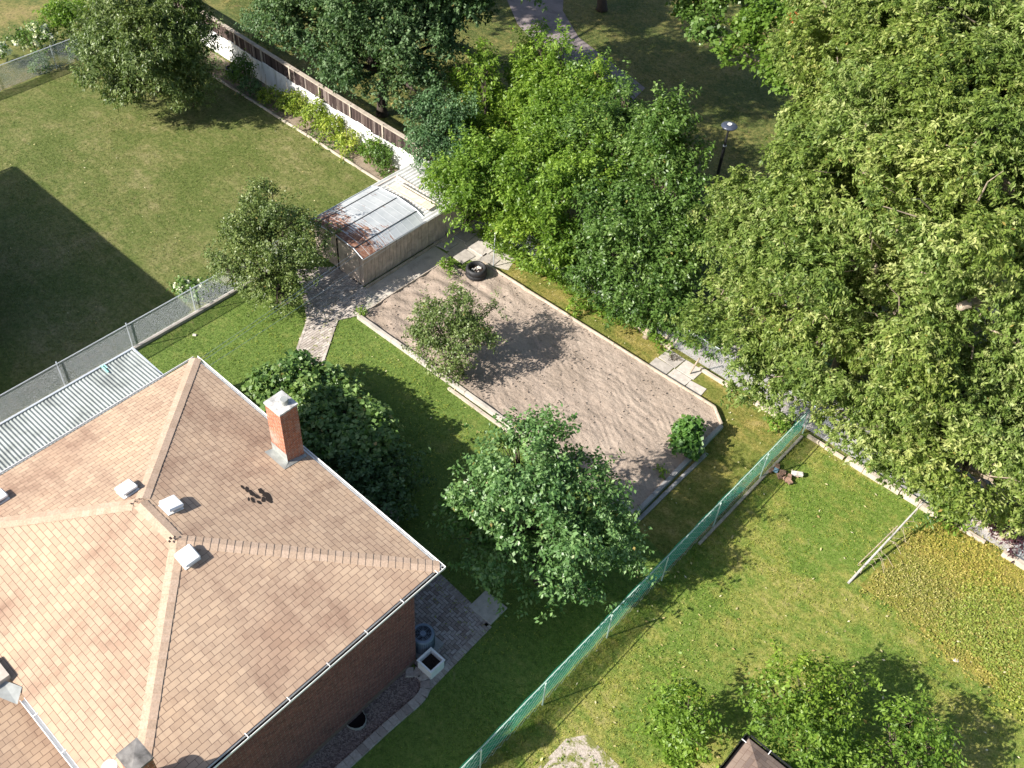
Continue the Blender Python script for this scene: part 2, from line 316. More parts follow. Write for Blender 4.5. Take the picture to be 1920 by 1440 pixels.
rng=np.random.default_rng(7)
def nmesh(name,verts,faces4,tint,mat,parent=None,tri=False):
    me=bpy.data.meshes.new(name); nv=len(verts); nf=len(faces4); k=faces4.shape[1]
    me.vertices.add(nv); me.vertices.foreach_set('co',verts.astype(np.float32).ravel())
    me.loops.add(nf*k); me.loops.foreach_set('vertex_index',faces4.astype(np.int32).ravel())
    me.polygons.add(nf); me.polygons.foreach_set('loop_start',np.arange(0,nf*k,k,dtype=np.int32))
    a=me.color_attributes.new('tint','FLOAT_COLOR','POINT'); a.data.foreach_set('color',tint.astype(np.float32).ravel())
    me.materials.append(mat); me.update(calc_edges=True)
    o=bpy.data.objects.new(name,me); col.objects.link(o)
    if parent: o.parent=parent; o.matrix_parent_inverse=Matrix.Translation(-Vector(parent_world(parent)))
    return o
def nrm(a): return a/np.maximum(np.linalg.norm(a,axis=-1,keepdims=True),1e-6)
def wob(p,f,ph):
    return (np.sin(p[:,0]*f+ph)*np.sin(p[:,1]*f*1.13+ph*2.1)+np.sin(p[:,1]*f*1.7+p[:,2]*f*1.3+ph*.7)*.6+np.sin(p[:,2]*f*2.1+p[:,0]*f*.8+ph*1.9)*.5)/2.1
def foliage_arrays(lobes,dens,leaf,per=12,twig=.4,droop=.3,star=False,gap=-.35,gapf=1.5,shell=.5,low=-.45,upf=.45,flat=.6,seed=1,core=.5,tintbias=0.0,shoots=.16,sub=.85):
    g=np.random.default_rng(seed); LL=[]
    for l in lobes:
        if l[3]<sub: LL.append(l[:5]); continue
        m_=int(np.clip(9*(l[3]/1.2)**.8,9,18)); q=nrm(g.normal(size=(m_*2,3))); q=q[q[:,2]>-.55][:m_]
        for v in q:
            f_=g.uniform(.58,.86); rr=l[3]*g.uniform(.30,.50); LL.append((l[0]+v[0]*l[3]*f_,l[1]+v[1]*l[3]*f_,max(.3,l[2]+v[2]*l[4]*f_),rr,rr*.72))
    L=np.array(LL,float); P=[];D=[];T=[]
    for i,l in enumerate(L):
        n=int(dens*4*math.pi*l[3]*(l[3]+l[4])/2/per*(1.15))
        d=nrm(g.normal(size=(n,3))); d=d[d[:,2]>low]; n=len(d)
        f=1+.20*wob(d*3.1,1.0,seed+i*1.7)+.10*wob(d*7.3,1.0,seed*2+i)
        r=(1-shell*g.random(n)**1.6)*f
        p=l[:3]+d*r[:,None]*np.array([l[3],l[3],l[4]])
        keep=np.ones(n,bool)
        for j,m_ in enumerate(L):
            if j!=i:
                q=(p-m_[:3])/np.array([m_[3],m_[3],m_[4]]); keep&=(np.linalg.norm(q,axis=1)>core)
        keep&=wob(p,gapf,seed*3.3)>gap+.10*g.normal(size=n)
        keep&=p[:,2]>.12
        p=p[keep]; d=d[keep]; P.append(p); D.append(d); T.append(np.full(len(p),g.normal()*.09))
    P=np.concatenate(P); D=np.concatenate(D); T=np.concatenate(T); n=len(P)
    ns=int(n*shoots/4); ii=g.integers(0,n,ns); dd=nrm(D[ii]+np.array([0,0,upf*.7])+g.normal(size=(ns,3))*.35); nearest=P[ii]
    SP=np.concatenate([nearest+dd*(twig*.55*j) for j in range(1,5)]); SD=np.concatenate([dd]*4); keep=g.random(len(SP))<.9
    P0=P; P=np.concatenate([P,SP[keep]]); D=np.concatenate([D,SD[keep]]); n=len(P)
    T=np.concatenate([T,np.tile(T[ii],4)[keep]+.04])
    ax=nrm(D*.9+np.array([0,0,upf])+g.normal(size=(n,3))*.40)
    tv=np.clip(.46+tintbias+T+.17*g.normal(size=n)+.16*wob(P,.9,seed),0,1)
    k=per; t=np.tile(np.linspace(0,1,k),(n,1)) if not star else np.tile(np.linspace(.75,1,k),(n,1))
    t=t+g.random((n,k))*.08
    base=P[:,None,:]+ax[:,None,:]*(t*twig)[...,None]+g.normal(size=(n,k,3))*(.025 if star else .045)
    rad=nrm(g.normal(size=(n,k,3))); rad=nrm(rad-(rad*ax[:,None,:]).sum(-1,keepdims=True)*ax[:,None,:]*.9)
    ld=nrm(ax[:,None,:]*(.35 if star else .45)+rad*1.0-np.array([0,0,1])*droop*g.random((n,k,1))*1.6)
    upv=np.array([0,0,1.0])+g.normal(size=(n,k,3))*flat
    wv=nrm(np.cross(ld,upv)); nv=nrm(np.cross(wv,ld))
    s=(.65+.6*g.random((n,k,1))); ll=leaf[0]*s; ww=leaf[1]*s*(.8+.4*g.random((n,k,1)))
    v0=base; tip=base+ld*ll-np.array([0,0,1])*ll*.12; mid=base+ld*ll*.45
    v1=mid+wv*ww*.5+nv*ww*.14; v3=mid-wv*ww*.5+nv*ww*.14
    V=np.stack([v0,v1,tip,v3],axis=2).reshape(-1,3)
    nl=n*k; tl=np.clip(np.repeat(tv,k)+.10*g.normal(size=nl),0,1); dead=g.random(nl); yel=np.clip(np.repeat(wob(P,.7,seed+5),k)*.6+.35*g.random(nl),0,1)
    C=np.stack([tl,dead,yel,np.ones(nl)],1); C=np.repeat(C,4,axis=0)
    return V,C,P,nl
def put_leaves(name,V,C,mat,parent=None):
    F=np.arange(len(V),dtype=np.int32).reshape(-1,4); return nmesh(name,V,F,C,mat,parent)
NL=0
def tree(name,label,cat,base,lobes,mat,bark='bark',trad=.14,dens=170,leaf=(.13,.06),per=12,twig=.4,group=None,stems=1,visible_limbs=0,limb_mat=None,extra=None,branch_r=.02,split=None,**kw):
    """trunk(s), limbs and twigs as tapered tubes, crown of many leaf faces"""
    global NL
    rnd=random.Random(kw.get('seed',1)); base=Vector(base); root=empty(name,base); tag(root,label,cat,group)
    V,C,P,nl=foliage_arrays(lobes,dens,leaf,per,twig,**kw); NL+=nl
    put_leaves('crown',V,C,mat,root)
    cen=[Vector(l[:3]) for l in lobes]; zc=sum(c.z for c in cen)/len(cen); mc=sum(cen,Vector())/len(cen)
    tk=MB(); fork=base.lerp(Vector((mc.x,mc.y,max(.5,zc*.55))),.8)
    for s_ in range(stems):
        o_=Vector((rnd.uniform(-.25,.25),rnd.uniform(-.25,.25),0))*(stems>1)
        midp=base.lerp(fork,.5)+Vector((rnd.uniform(-.12,.12),rnd.uniform(-.12,.12),0))
        tk.tube([base+o_-Vector((0,0,.1)),base+o_*1.2+Vector((0,0,.25)),midp+o_*2,fork+o_*1.5],[trad*1.35,trad,trad*.9,trad*.75],8)
    tk.build('trunk',M[bark],root,smooth=True)
    nlim=0; lb=MB(); Pl=P[rng.choice(len(P),min(len(P),60*len(cen)),replace=False)] if len(P) else P
    for i,c in enumerate(cen):
        ctl=fork.lerp(c,.5)+Vector((rnd.uniform(-.3,.3),rnd.uniform(-.3,.3),rnd.uniform(-.1,.3)))*lobes[i][3]*.4
        lb.tube([fork,ctl,c],[trad*.6,trad*.42,trad*.25],6)
        d=[(Vector(q)-c).length for q in Pl]; near=[j for j in sorted(range(len(Pl)),key=lambda j:d[j])[:40] if d[j]<lobes[i][3]*1.2]
        rnd.shuffle(near)
        for j in near[:12]:
            e=Vector(Pl[j]); mm=c.lerp(e,.5)+Vector((rnd.uniform(-.2,.2),rnd.uniform(-.2,.2),rnd.uniform(-.2,.1)))*lobes[i][3]*.3
            u_=rnd.uniform(.25,1.0); st_=fork*(1-u_)**2+ctl*2*u_*(1-u_)+c*u_*u_; st_=st_.lerp(e,.15)
            lb.tube([st_,st_.lerp(e,.55)+Vector((rnd.uniform(-.2,.2),rnd.uniform(-.2,.2),rnd.uniform(0,.25)))*lobes[i][3]*.3,e],[branch_r*1.2,branch_r*.8,branch_r*.3],5)
    lb.build('limbs',M[limb_mat or bark],root)
    if extra: extra(root)
    return root
def lob(px,py,z,r,rz=None):
    p=at(px,py,z); return (p.x,p.y,p.z,r,rz if rz else r*.85)
def loby(px,py,y,r,rz=None):
    p=aty(px,py,y); return (p.x,p.y,max(p.z,.6),r,rz if rz else r*.85)
def inpoly(x,y,pts):
    c=np.zeros(np.shape(x),bool); n=len(pts)
    for i in range(n):
        x0,y0=pts[i][:2]; x1,y1=pts[(i+1)%n][:2]
        if y0==y1: continue
        c^=((y0>y)!=(y1>y))&(x<(x1-x0)*(y-y0)/(y1-y0)+x0)
    return c
def grass(name,label,area,dens,h,wd,mat,seed,avoid=(),cat='grass',lean=1.0):
    g=np.random.default_rng(seed); xs=[p[0] for p in area]; ys=[p[1] for p in area]; A=(max(xs)-min(xs))*(max(ys)-min(ys)); n=int(A*dens)
    x=g.uniform(min(xs),max(xs),n); y=g.uniform(min(ys),max(ys),n); k=inpoly(x,y,area)
    for a in avoid: k&=~inpoly(x,y,a)
    x=x[k]; y=y[k]; n=len(x); P=np.stack([x,y,np.full(n,.0)],1); th=g.uniform(0,2*math.pi,n); hh=h*(.5+g.random(n)*.9)*(1+.45*wob(P,1.3,seed))
    w_=np.stack([np.cos(th),np.sin(th),np.zeros(n)],1)*wd*(.6+.8*g.random(n))[:,None]; ln=g.normal(size=(n,3))*lean; ln[:,2]=1; ln=nrm(ln)*hh[:,None]
    V=np.stack([P-w_,P+w_,P+ln],1).reshape(-1,3); F=np.arange(3*n,dtype=np.int32).reshape(-1,3)
    t=np.clip(g.normal(.45,.22,n),0,1); C=np.repeat(np.stack([t,t,t,np.ones(n)],1),3,axis=0)
    o=nmesh(name,V,F,C,mat); tag(o,label,cat,kind='stuff'); return o

# ================================================================== SETTING
X_L,X_R,Y_B=-28.0,-7.25,26.35           # left fence, right fence, rear fence
EAVE=4.8; HX0,HX1,HY0,HY1=-21.5,-10.5,1.05,10.58; RX0,RX1,RY,RZ=-16.85,-15.2,5.82,6.15
struct(poly('ground',rect(-500,-500,500,500),M['park_g'],-.02))
struct(poly('lawn',rect(-48.6,-12,X_L,25.6),M['left_g'],0))
struct(poly('lawn',rect(X_L,-12,X_R,24.75),M['back_g'],0.0))
strip=[(-22.2,24.75),(X_R,24.75),(X_R,Y_B),(-22.2,Y_B)]
bed=[tuple(at(*p).xy) for p in ((672,596),(838,490),(872,513),(905,497),(1338,768),(1352,802),(1190,968))]
east=[(-9.2,18.5),(X_R,18.2),(X_R,24.75),(-9.6,24.75)]
struct(poly('lawn',strip,M['strip_g'],.004)); struct(poly('lawn',east,M['strip_g'],.008))
struct(poly('lawn',rect(X_R,-12,30,Y_B),M['right_g'],0))
struct(poly('soil',rect(-60,25.6,X_L+.02,27.1),M['gsoil'],.004))
pk=[at(*p) for p in ((925,-60),(1060,-60),(1055,20),(1085,70),(1150,120),(1210,165),(1180,195),(1110,165),(1030,110),(970,45))]
struct(poly('park_path',[(p.x,p.y) for p in pk],M['asphalt'],.004))
struct(poly('gravel_path',rect(-17.5,Y_B+.12,16,29.2),M['gravelpath'],.004))
struct(poly('walkway',rect(X_L+.15,-8,-25.6,10.6),M['concrete_dark'],.008))
# concrete strip beside the shed and the border strip along it
struct(poly('concrete_path',[(-24.45,18.6),(-23.35,18.9),(-23.3,24.1),(-24.45,24.1)],M['concrete'],.010))
slabs=MB()
SL=[((-24.3,24.6),(1.2,.8),.02),((-23.1,24.5),(1.0,.8),-.05),((-24.2,25.6),(1.3,.9),.06),((-22.9,25.5),(1.2,.9),.0),((-22.0,24.9),(.8,1.0),.1),((-21.6,25.9),(.6,.5),.3)]
for (c,s_,a) in SL: slabs.box((c[0],c[1],.02),(s_[0]-.04,s_[1]-.04,.05),a)
struct(slabs.build('slab_paving',M['slab'],bevel=.008))
struct(poly('slab_bed',[(-24.45,24.1),(-22.2,24.6),(-21.0,25.2),(-21.4,26.3),(-24.4,26.9)],M['concrete'],.012))
slabs=MB(); a0=at(1215,690); a1=at(1285,730); 
for i in range(2):
    for j in range(2): slabs.box((-12.95+i*.86+.05*j,25.15+j*.72,.015),(.82,.68,.05),random.uniform(-.04,.04))
slabs.box((-11.3,25.1,.01),(.7,.7,.05),.1)
struct(slabs.build('slab_paving',M['slab'],bevel=.008))
# pavers
def pavers(name,area,mat,herring=False,ang=0,L=.22,W=.11,z=.03,gap=.014):
    b=MB(); xs=[p[0] for p in area]; ys=[p[1] for p in area]; cx_,cy_=sum(xs)/len(xs),sum(ys)/len(ys); ext=max(max(xs)-min(xs),max(ys)-min(ys))
    ca,sa=math.cos(ang),math.sin(ang)
    def put(u,v,du,dv):
        x=cx_+u*ca-v*sa; y=cy_+u*sa+v*ca
        if inpoly(np.array([x]),np.array([y]),area)[0]: b.box((x,y,z/2+random.uniform(-.002,.002)),(du-gap,dv-gap,z),ang)
    n=int(ext/W)+4
    if herring:
        for j in range(-n,n):
            for i in range(-n//2,n//2):
                ox=i*2*L+ (j%4)*W; oy=j*W
                put(ox+L/2,oy+W/2,L,W); put(ox+L+W/2,oy+W-L/2,W,L)
    else:
        for j in range(-n,n):
            for i in range(-n,n): put(i*L+(j%2)*L/2,j*W,L,W)
    return struct(b.build(name,mat))
joint=plain('joint_sand',(.07,.06,.05),.95,.1)
patio=[(-10.74,9.95),(-9.75,10.0),(-9.72,12.1),(-9.75,13.35),(-12.9,13.35),(-12.9,10.4)]
patio=[tuple(at(*p).xy) for p in ((779,1250),(800,1292),(917,1172),(818,1078),(740,1010),(700,1085))]
struct(poly('patio_bed',patio,joint,.006)); pavers('patio_paving',patio,M['paver'],True,R(45)*0)
path=[tuple(at(*p).xy) for p in ((545,690),(598,700),(632,600),(676,590),(690,545),(640,500),(560,505),(578,600))]
struct(poly('path_bed',path,joint,.006)); pavers('paved_path',path,M['path_paver'],False,R(90))
def border(pts,w_,l_,mat,name):
    b=MB(); pts=[Vector((p[0],p[1],0)) for p in pts]
    for i in range(len(pts)-1):
        d=pts[i+1]-pts[i]; n=max(1,int(d.length/l_))
        for k in range(n): c=pts[i]+d*((k+.5)/n); b.box((c.x,c.y,.019),(d.length/n-.012,w_,.036),math.atan2(d.y,d.x))
    return struct(b.build(name,mat))
border([path[0],path[7],path[6]],.10,.2,M['path_paver'],'path_border'); border([path[1],path[2],path[3]],.10,.2,M['path_paver'],'path_border')
border(patio[1:5],.22,.11,M['edge_paver'],'patio_border')
# curved paver edging and gravel bed by the wall
cur=[at(*p) for p in ((768,1262),(790,1262),(800,1288),(790,1310),(757,1338),(722,1368),(690,1398),(655,1430),(615,1465),(560,1520))]
for _ in range(2): cur=[cur[0]]+[q for a_,b_ in zip(cur[:-1],cur[1:]) for q in (a_.lerp(b_,.25),a_.lerp(b_,.75))]+[cur[-1]]
gb=[(-10.95,10.1)]+[(p.x-.12,p.y) for p in cur[1:]]+[(-10.95,-2.0)]
struct(poly('gravel_bed',gb,M['redgravel'],.010))
eb=MB()
def along(pts,step):
    out=[];acc=0
    for a,b in zip(pts[:-1],pts[1:]):
        L=(b-a).length; d=(b-a)/L; t=step-acc if acc else 0
        while t<L: out.append((a+d*t,math.atan2(d.y,d.x))); t+=step
        acc=(L-(t-step))
    return out
for p,a in along(cur,.24): eb.box((p.x,p.y,.045),(.235,.30,.09),a)
tag(eb.build('paver_edging',M['edge_paver'],bevel=.01),'curved grey paver edging round gravel bed at the brick wall','edging')
b=MB(); p=at(915,1140); b.box((p.x,p.y,.03),(.92,.80,.06),.03,tint=.8); tag(b.build('stepping_slab',M['slab'],bevel=.01),'single pale square slab on grass beside the herringbone patio','slab')
p=at(728,968); b=MB().box((p.x,p.y,.03),(.8,.7,.06),.0,tint=.3); tag(b.build('stepping_slab',M['slab'],bevel=.01),'grey slab in deep shade just past the roof gutter','slab')
# bare concrete patch at the bottom
bp=[at(*p) for p in ((990,1460),(1062,1385),(1100,1378),(1165,1440),(1185,1460))]
m=NT('overgrown_concrete',.9,.15); p_=m.pos(); f=m.noise(p_,2.6,7,.75,.6); g=m.noise(p_,18,5,.8); k=m.ramp(g,[(.3,(.26,.21,.17)),(.5,(.44,.38,.33)),(.7,(.56,.49,.43))]); k=m.mix(m.ramp(f,[(.44,1.0),(.54,0.0)]),k,m.ramp(g,[(.3,(.10,.12,.03)),(.7,(.24,.24,.07))])); m.col(k); m.bump(g,.8,.03)
struct(poly('concrete_patch',[(p.x,p.y) for p in bp],m.m,.010))
# neighbour's dry groundcover patch
gc=[at(*p) for p in ((1612,1098),(1700,1010),(1765,975),(1830,1005),(1925,1070),(1990,1200),(1925,1330),(1860,1290),(1770,1225),(1690,1150))]
gcp=[(p.x,p.y) for p in gc]
struct(poly('groundcover_soil',gcp,grassmat('dry_groundcover',(.16,.18,.03),(.32,.26,.06),(.42,.31,.13),(.38,.29,.18),straw_amt=.6,scale=.5),.008))

# ================================================================== BRICK HOUSE
house=empty('brick_house',(-16,5.8,0)); tag(house,'brick house with tan shingled hip roof and orange brick chimney','house')
def uvface(b,pts,o,u,v):
    o=Vector(o);u=Vector(u).normalized();v=Vector(v).normalized()
    b.face(pts,[((Vector(p)-o).dot(u),(Vector(p)-o).dot(v)) for p in pts])
wl=MB(); wx0,wx1,wy0,wy1=HX0+.35,HX1-.35,HY0+.35,HY1-.55
wx1=-10.82; wy1=9.92
for (a,b_) in (((wx0,wy0),(wx1,wy0)),((wx1,wy0),(wx1,wy1)),((wx1,wy1),(wx0,wy1)),((wx0,wy1),(wx0,wy0))):
    d=Vector((b_[0]-a[0],b_[1]-a[1],0)); uvface(wl,[(a[0],a[1],0),(b_[0],b_[1],0),(b_[0],b_[1],EAVE-.12),(a[0],a[1],EAVE-.12)],(a[0],a[1],0),d,(0,0,1))
wall=wl.build('wall',M['brick'],house)
fd=MB().box(((wx0+wx1)/2,(wy0+wy1)/2,.12),(wx1-wx0+.02,wy1-wy0+.02,.20)); fd.build('foundation',plain('brown_foundation',(.16,.11,.09)),house)
A1=Vector((RX0,RY,RZ)); A2=Vector((RX1,RY,RZ)); cN=Vector((HX0,HY1,EAVE)); cE=Vector((HX1,HY1,EAVE)); cS=Vector((HX1,HY0,EAVE)); cW=Vector((HX0,HY0,EAVE))
rf=MB()
FACES={'N':([cE,cN,A1,A2],(-1,0,0)),'E':([cS,cE,A2],(0,1,0)),'S':([cW,cS,A2,A1],(1,0,0)),'W':([cN,cW,A1],(0,-1,0))}
FN={}
for k_,(pts,u) in FACES.items():
    n=(pts[1]-pts[0]).cross(pts[2]-pts[0]).normalized(); n=n if n.z>0 else -n; FN[k_]=n; v=n.cross(Vector(u)); v=v if v.z>0 else -v
    uvface(rf,pts,pts[0],u,v)
roof=rf.build('roof',M['shingle'],house)
sof=MB().box(((HX0+HX1)/2,(HY0+HY1)/2,EAVE-.115),(HX1-HX0-.02,HY1-HY0-.02,.18)); sof.build('soffit',plain('brown_soffit',(.16,.10,.07)),house)
# hip and ridge caps: overlapping folded shingles
capm=attr_mat('hip_cap_shingle',[(0,(.40,.29,.21)),(.5,(.435,.32,.235)),(1,(.465,.345,.26))],.92,.15,.4,20)
def caps(a,b_,na,nb,step=.20,hw=.19):
    mb=MB(); d=(b_-a); L=d.length; d.normalize(); sa=na.cross(d).normalized(); sb=nb.cross(d).normalized()
    mid=(na+nb).normalized()
    if sa.dot(nb)>0: sa=-sa      # sa runs down face a, away from face b
    if sb.dot(na)>0: sb=-sb
    n=int(L/step)
    for i in range(n):
        p=a+d*i*step; q=a+d*(i+1)*step; lo=.010; hi=.020; j=random.uniform(-.004,.004)
        for s_,n_ in ((sa,na),(sb,nb)):
            P=[p+mid*hi,q+mid*lo,q+s_*(hw+j)+n_*lo,p+s_*(hw+j)+n_*hi]; t=random.random(); mb.face(P,tint=t)
            mb.face([p+mid*hi,p+s_*(hw+j)+n_*hi,p+s_*(hw+j)+n_*.001,p+mid*.001],tint=.0)
    return mb.build('hip_cap',capm,house)
caps(cN,A1,FN['N'],FN['W']); caps(cE,A2,FN['N'],FN['E']); caps(cS,A2,FN['S'],FN['E']); caps(cW,A1,FN['S'],FN['W']); caps(A1,A2,FN['N'],FN['S'])
def gutter(a,b_,out,mat='white',straps=True,parent=house,dark=True,sp=1.25):
    a=Vector(a);b_=Vector(b_);d=(b_-a);L=d.length;d.normalize();out=Vector(out); ax=(d,out,Vector((0,0,1))); c=(a+b_)/2
    g=MB(); g.box(c+out*.115+Vector((0,0,-.045)),(L,.014,.075),axes=ax); g.box(c+out*.008+Vector((0,0,-.07)),(L,.012,.09),axes=ax)
    go=g.build('gutter',M[mat],parent)
    gi=MB(); gi.box(c+out*.06+Vector((0,0,-.105)),(L-.01,.09,.012),axes=ax); gi.build('gutter_floor',M['dark'] if dark else M[mat],go).matrix_parent_inverse=Matrix()
    if straps:
        k=.6
        while k<L: s_=MB(); s_.box(a+d*k+out*.05+Vector((0,0,.010)),(.022,.14,.008),axes=ax); k+=sp; s_.build('gutter_strap',M['white'],go).matrix_parent_inverse=Matrix()
    return go
gutter((HX0-.05,HY1,EAVE),(HX1+.12,HY1,EAVE),(0,1,0),straps=False,dark=False); gutter((HX1,HY0,EAVE),(HX1,HY1+.1,EAVE),(1,0,0)); gutter((HX0,HY1,EAVE),(HX0,HY0,EAVE),(-1,0,0),straps=False); gutter((-15.0,HY0,EAVE),(HX1,HY0,EAVE),(0,-1,0),mat='white',dark=False)
# chimney
def chimney(cx_,cy_,w_,d_,z0,z1,capmat,label=None):
    b=MB(); b.box((cx_,cy_,(z0+z1)/2),(w_,d_,z1-z0),uvm=True)
    ch=b.build('chimney',M['chimbrick'],house)
    b=MB(); b.box((cx_,cy_,z1+.03),(w_+.05,d_+.05,.06)); 
    b.face([(cx_-w_/2,cy_-d_/2,z1+.062),(cx_+w_/2,cy_-d_/2,z1+.062),(cx_,cy_,z1+.10)]); b.face([(cx_+w_/2,cy_-d_/2,z1+.062),(cx_+w_/2,cy_+d_/2,z1+.062),(cx_,cy_,z1+.10)]); b.face([(cx_+w_/2,cy_+d_/2,z1+.062),(cx_-w_/2,cy_+d_/2,z1+.062),(cx_,cy_,z1+.10)]); b.face([(cx_-w_/2,cy_+d_/2,z1+.062),(cx_-w_/2,cy_-d_/2,z1+.062),(cx_,cy_,z1+.10)])
    b.build('chimney_cap',capmat,ch).matrix_parent_inverse=Matrix(); return ch
ch=chimney(-16.34,10.19,.66,.60,4.2,7.0,M['cap'])
b=MB(); b.lathe((-16.25,10.25,7.1),[(.0,.14),(.11,.14),(.12,.12),(.12,-.03)],16); b.build('flue_pot',M['flash'],ch,smooth=False).matrix_parent_inverse=Matrix()
nN=FN['N']
def onN(x,y,off=0): 
    z=EAVE+(HY1-y)*(RZ-EAVE)/(HY1-RY); return Vector((x,y,z))+nN*off
b=MB(); 
b.face([onN(-16.72,9.62,.012),onN(-15.80,9.62,.012),onN(-15.98,9.90,.03),onN(-16.69,9.90,.03)])
b.face([onN(-16.69,9.885,.012),onN(-15.99,9.885,.012),(-15.99,9.885,5.35),(-16.69,9.885,5.35)])
b.face([onN(-15.80,9.62,.013),onN(-15.90,10.5,.013),onN(-16.01,10.5,.02),onN(-16.01,9.85,.02)])
b.build('chimney_flashing',M['flash'],ch).matrix_parent_inverse=Matrix()
c2=at(252,1418,6.9); chimney(c2.x,c2.y,.56,.48,4.3,6.85,M['mossy'])
c3=at(205,1438,6.0); b=MB(); b.lathe((c3.x,c3.y,5.0),[(.09,0),(.09,.9),(.17,.92),(.17,1.0),(0,1.04)],16); b.build('vent_pipe',M['white'],house)
# roof vents
def vent(px,py,key,p0,yaw=0):
    n=FN[key]; p=atp(px,py,p0,n); u=Vector(FACES[key][1]); v=n.cross(u); v=v if v.z>0 else -v
    b=MB(); b.box(p+n*.012,(.47,.47,.02),axes=(u,v,n)); fl=b.build('roof_vent',M['white'],house)
    b=MB(); q=p+n*.03; w0,w1,h=.15,.15,.10
    b.box(q+n*.05,(.28,.28,.12),axes=(u,v,n)); b.build('vent_neck',M['dark'],fl).matrix_parent_inverse=Matrix()
    b=MB(); b.box(q+n*.10,(.48,.48,.11),axes=(u,v,n)); b.build('vent_hood',M['white'],fl,bevel=.035).matrix_parent_inverse=Matrix()
vent(240,921,'W',cN); vent(321,951,'N',cN); vent(352,1046,'E',cE); vent(-2,938,'W',cN)
b=MB()
for (px,py,s1,s2) in ((455,914,.10,.04),(463,918,.12,.05),(472,925,.16,.07),(481,931,.14,.06),(490,921,.13,.08),(500,928,.14,.12),(504,936,.13,.09),(474,938,.12,.05),(486,942,.10,.05),(494,937,.12,.06),(466,936,.08,.03),(508,941,.07,.05)):
    p=atp(px,py,cN,nN)+nN*random.uniform(.004,.008); u=Vector((1,0,0)); v=nN.cross(u); a=random.uniform(-.7,.7)
    uu=u*math.cos(a)+v*math.sin(a); vv=-u*math.sin(a)+v*math.cos(a)
    b.face([p+uu*s1*math.cos(t)*random.uniform(.8,1.15)+vv*s2*math.sin(t)*random.uniform(.75,1.2) for t in [k*math.pi/5 for k in range(10)]])
b.build('tar_patch',M['tar'],house)  # irregular near-black blotches laid on the north roof face
for nm,key,p0,spots in (('worn_spot','E',cE,((320,1010,.06),(318,1016,.05),(328,1007,.035))),('worn_spot','W',cN,((262,937,.03),(255,942,.025),(247,946,.035)))):
    for px,py,s1 in spots:
        b=MB(); n=FN[key]; p=atp(px,py,p0,n)+n*.032; b.box(p,(s1*1.6,s1,.006),random.uniform(0,1),axes=(Vector((1,0,0)),n.cross(Vector((1,0,0))),n)); b.build(nm,M['tar'],house)
# lower front roof and its cheek
z_=lambda x: 4.42-.27*(x+17.5)
b=MB(); P=[Vector((-22,HY0+.25,z_(-22))),Vector((-10.2,HY0+.25,z_(-10.2))),Vector((-10.2,-7,z_(-10.2))),Vector((-22,-7,z_(-22)))]
uvface(b,P,P[0],(0,1,0),(-1,0,.27)); b.build('lower_roof',M['shingle'],house)
p=at(8,1268,4.9); b=MB(); b.box((p.x-.25,p.y-.15,4.75),(.7,.5,.45)); b.build('gable_return',M['plaster'],house)
p=at(22,1300,4.8); b=MB(); b.face([(p.x-.5,p.y+.0,4.84),(p.x+.05,p.y+.25,4.84),(p.x+.35,p.y-.05,4.80),(p.x-.2,p.y-.3,4.84)]); b.build('corner_flashing',M['flash'],house)
# downpipe elbow line & wall side basement well
ww=at(690,1362); wr=empty('window_well',(-10.5,7.4,0)); tag(wr,'small curved metal window well at the foot of the brick wall','window well')
b=MB(); pts=[Vector((-10.79,7.2,0))]+[Vector((-10.79+.36*math.sin(math.pi*k/8),7.45-.30*math.cos(math.pi*k/8),0)) for k in range(9)]
for a_,c_ in zip(pts[1:-1],pts[2:]):
    b.face([a_,c_,c_+Vector((0,0,.14)),a_+Vector((0,0,.14))]); o_=Vector((.02,0,0)); b.face([a_+o_,c_+o_,c_+o_+Vector((0,0,.14)),a_+o_+Vector((0,0,.14))]); b.face([a_+Vector((0,0,.14)),c_+Vector((0,0,.14)),c_+o_+Vector((0,0,.14)),a_+o_+Vector((0,0,.14))])
b.build('rim',M['flash'],wr); b=MB(); b.face([Vector((p.x,p.y,.016)) for p in pts[1:]]); b.build('pit',M['dark'],wr)

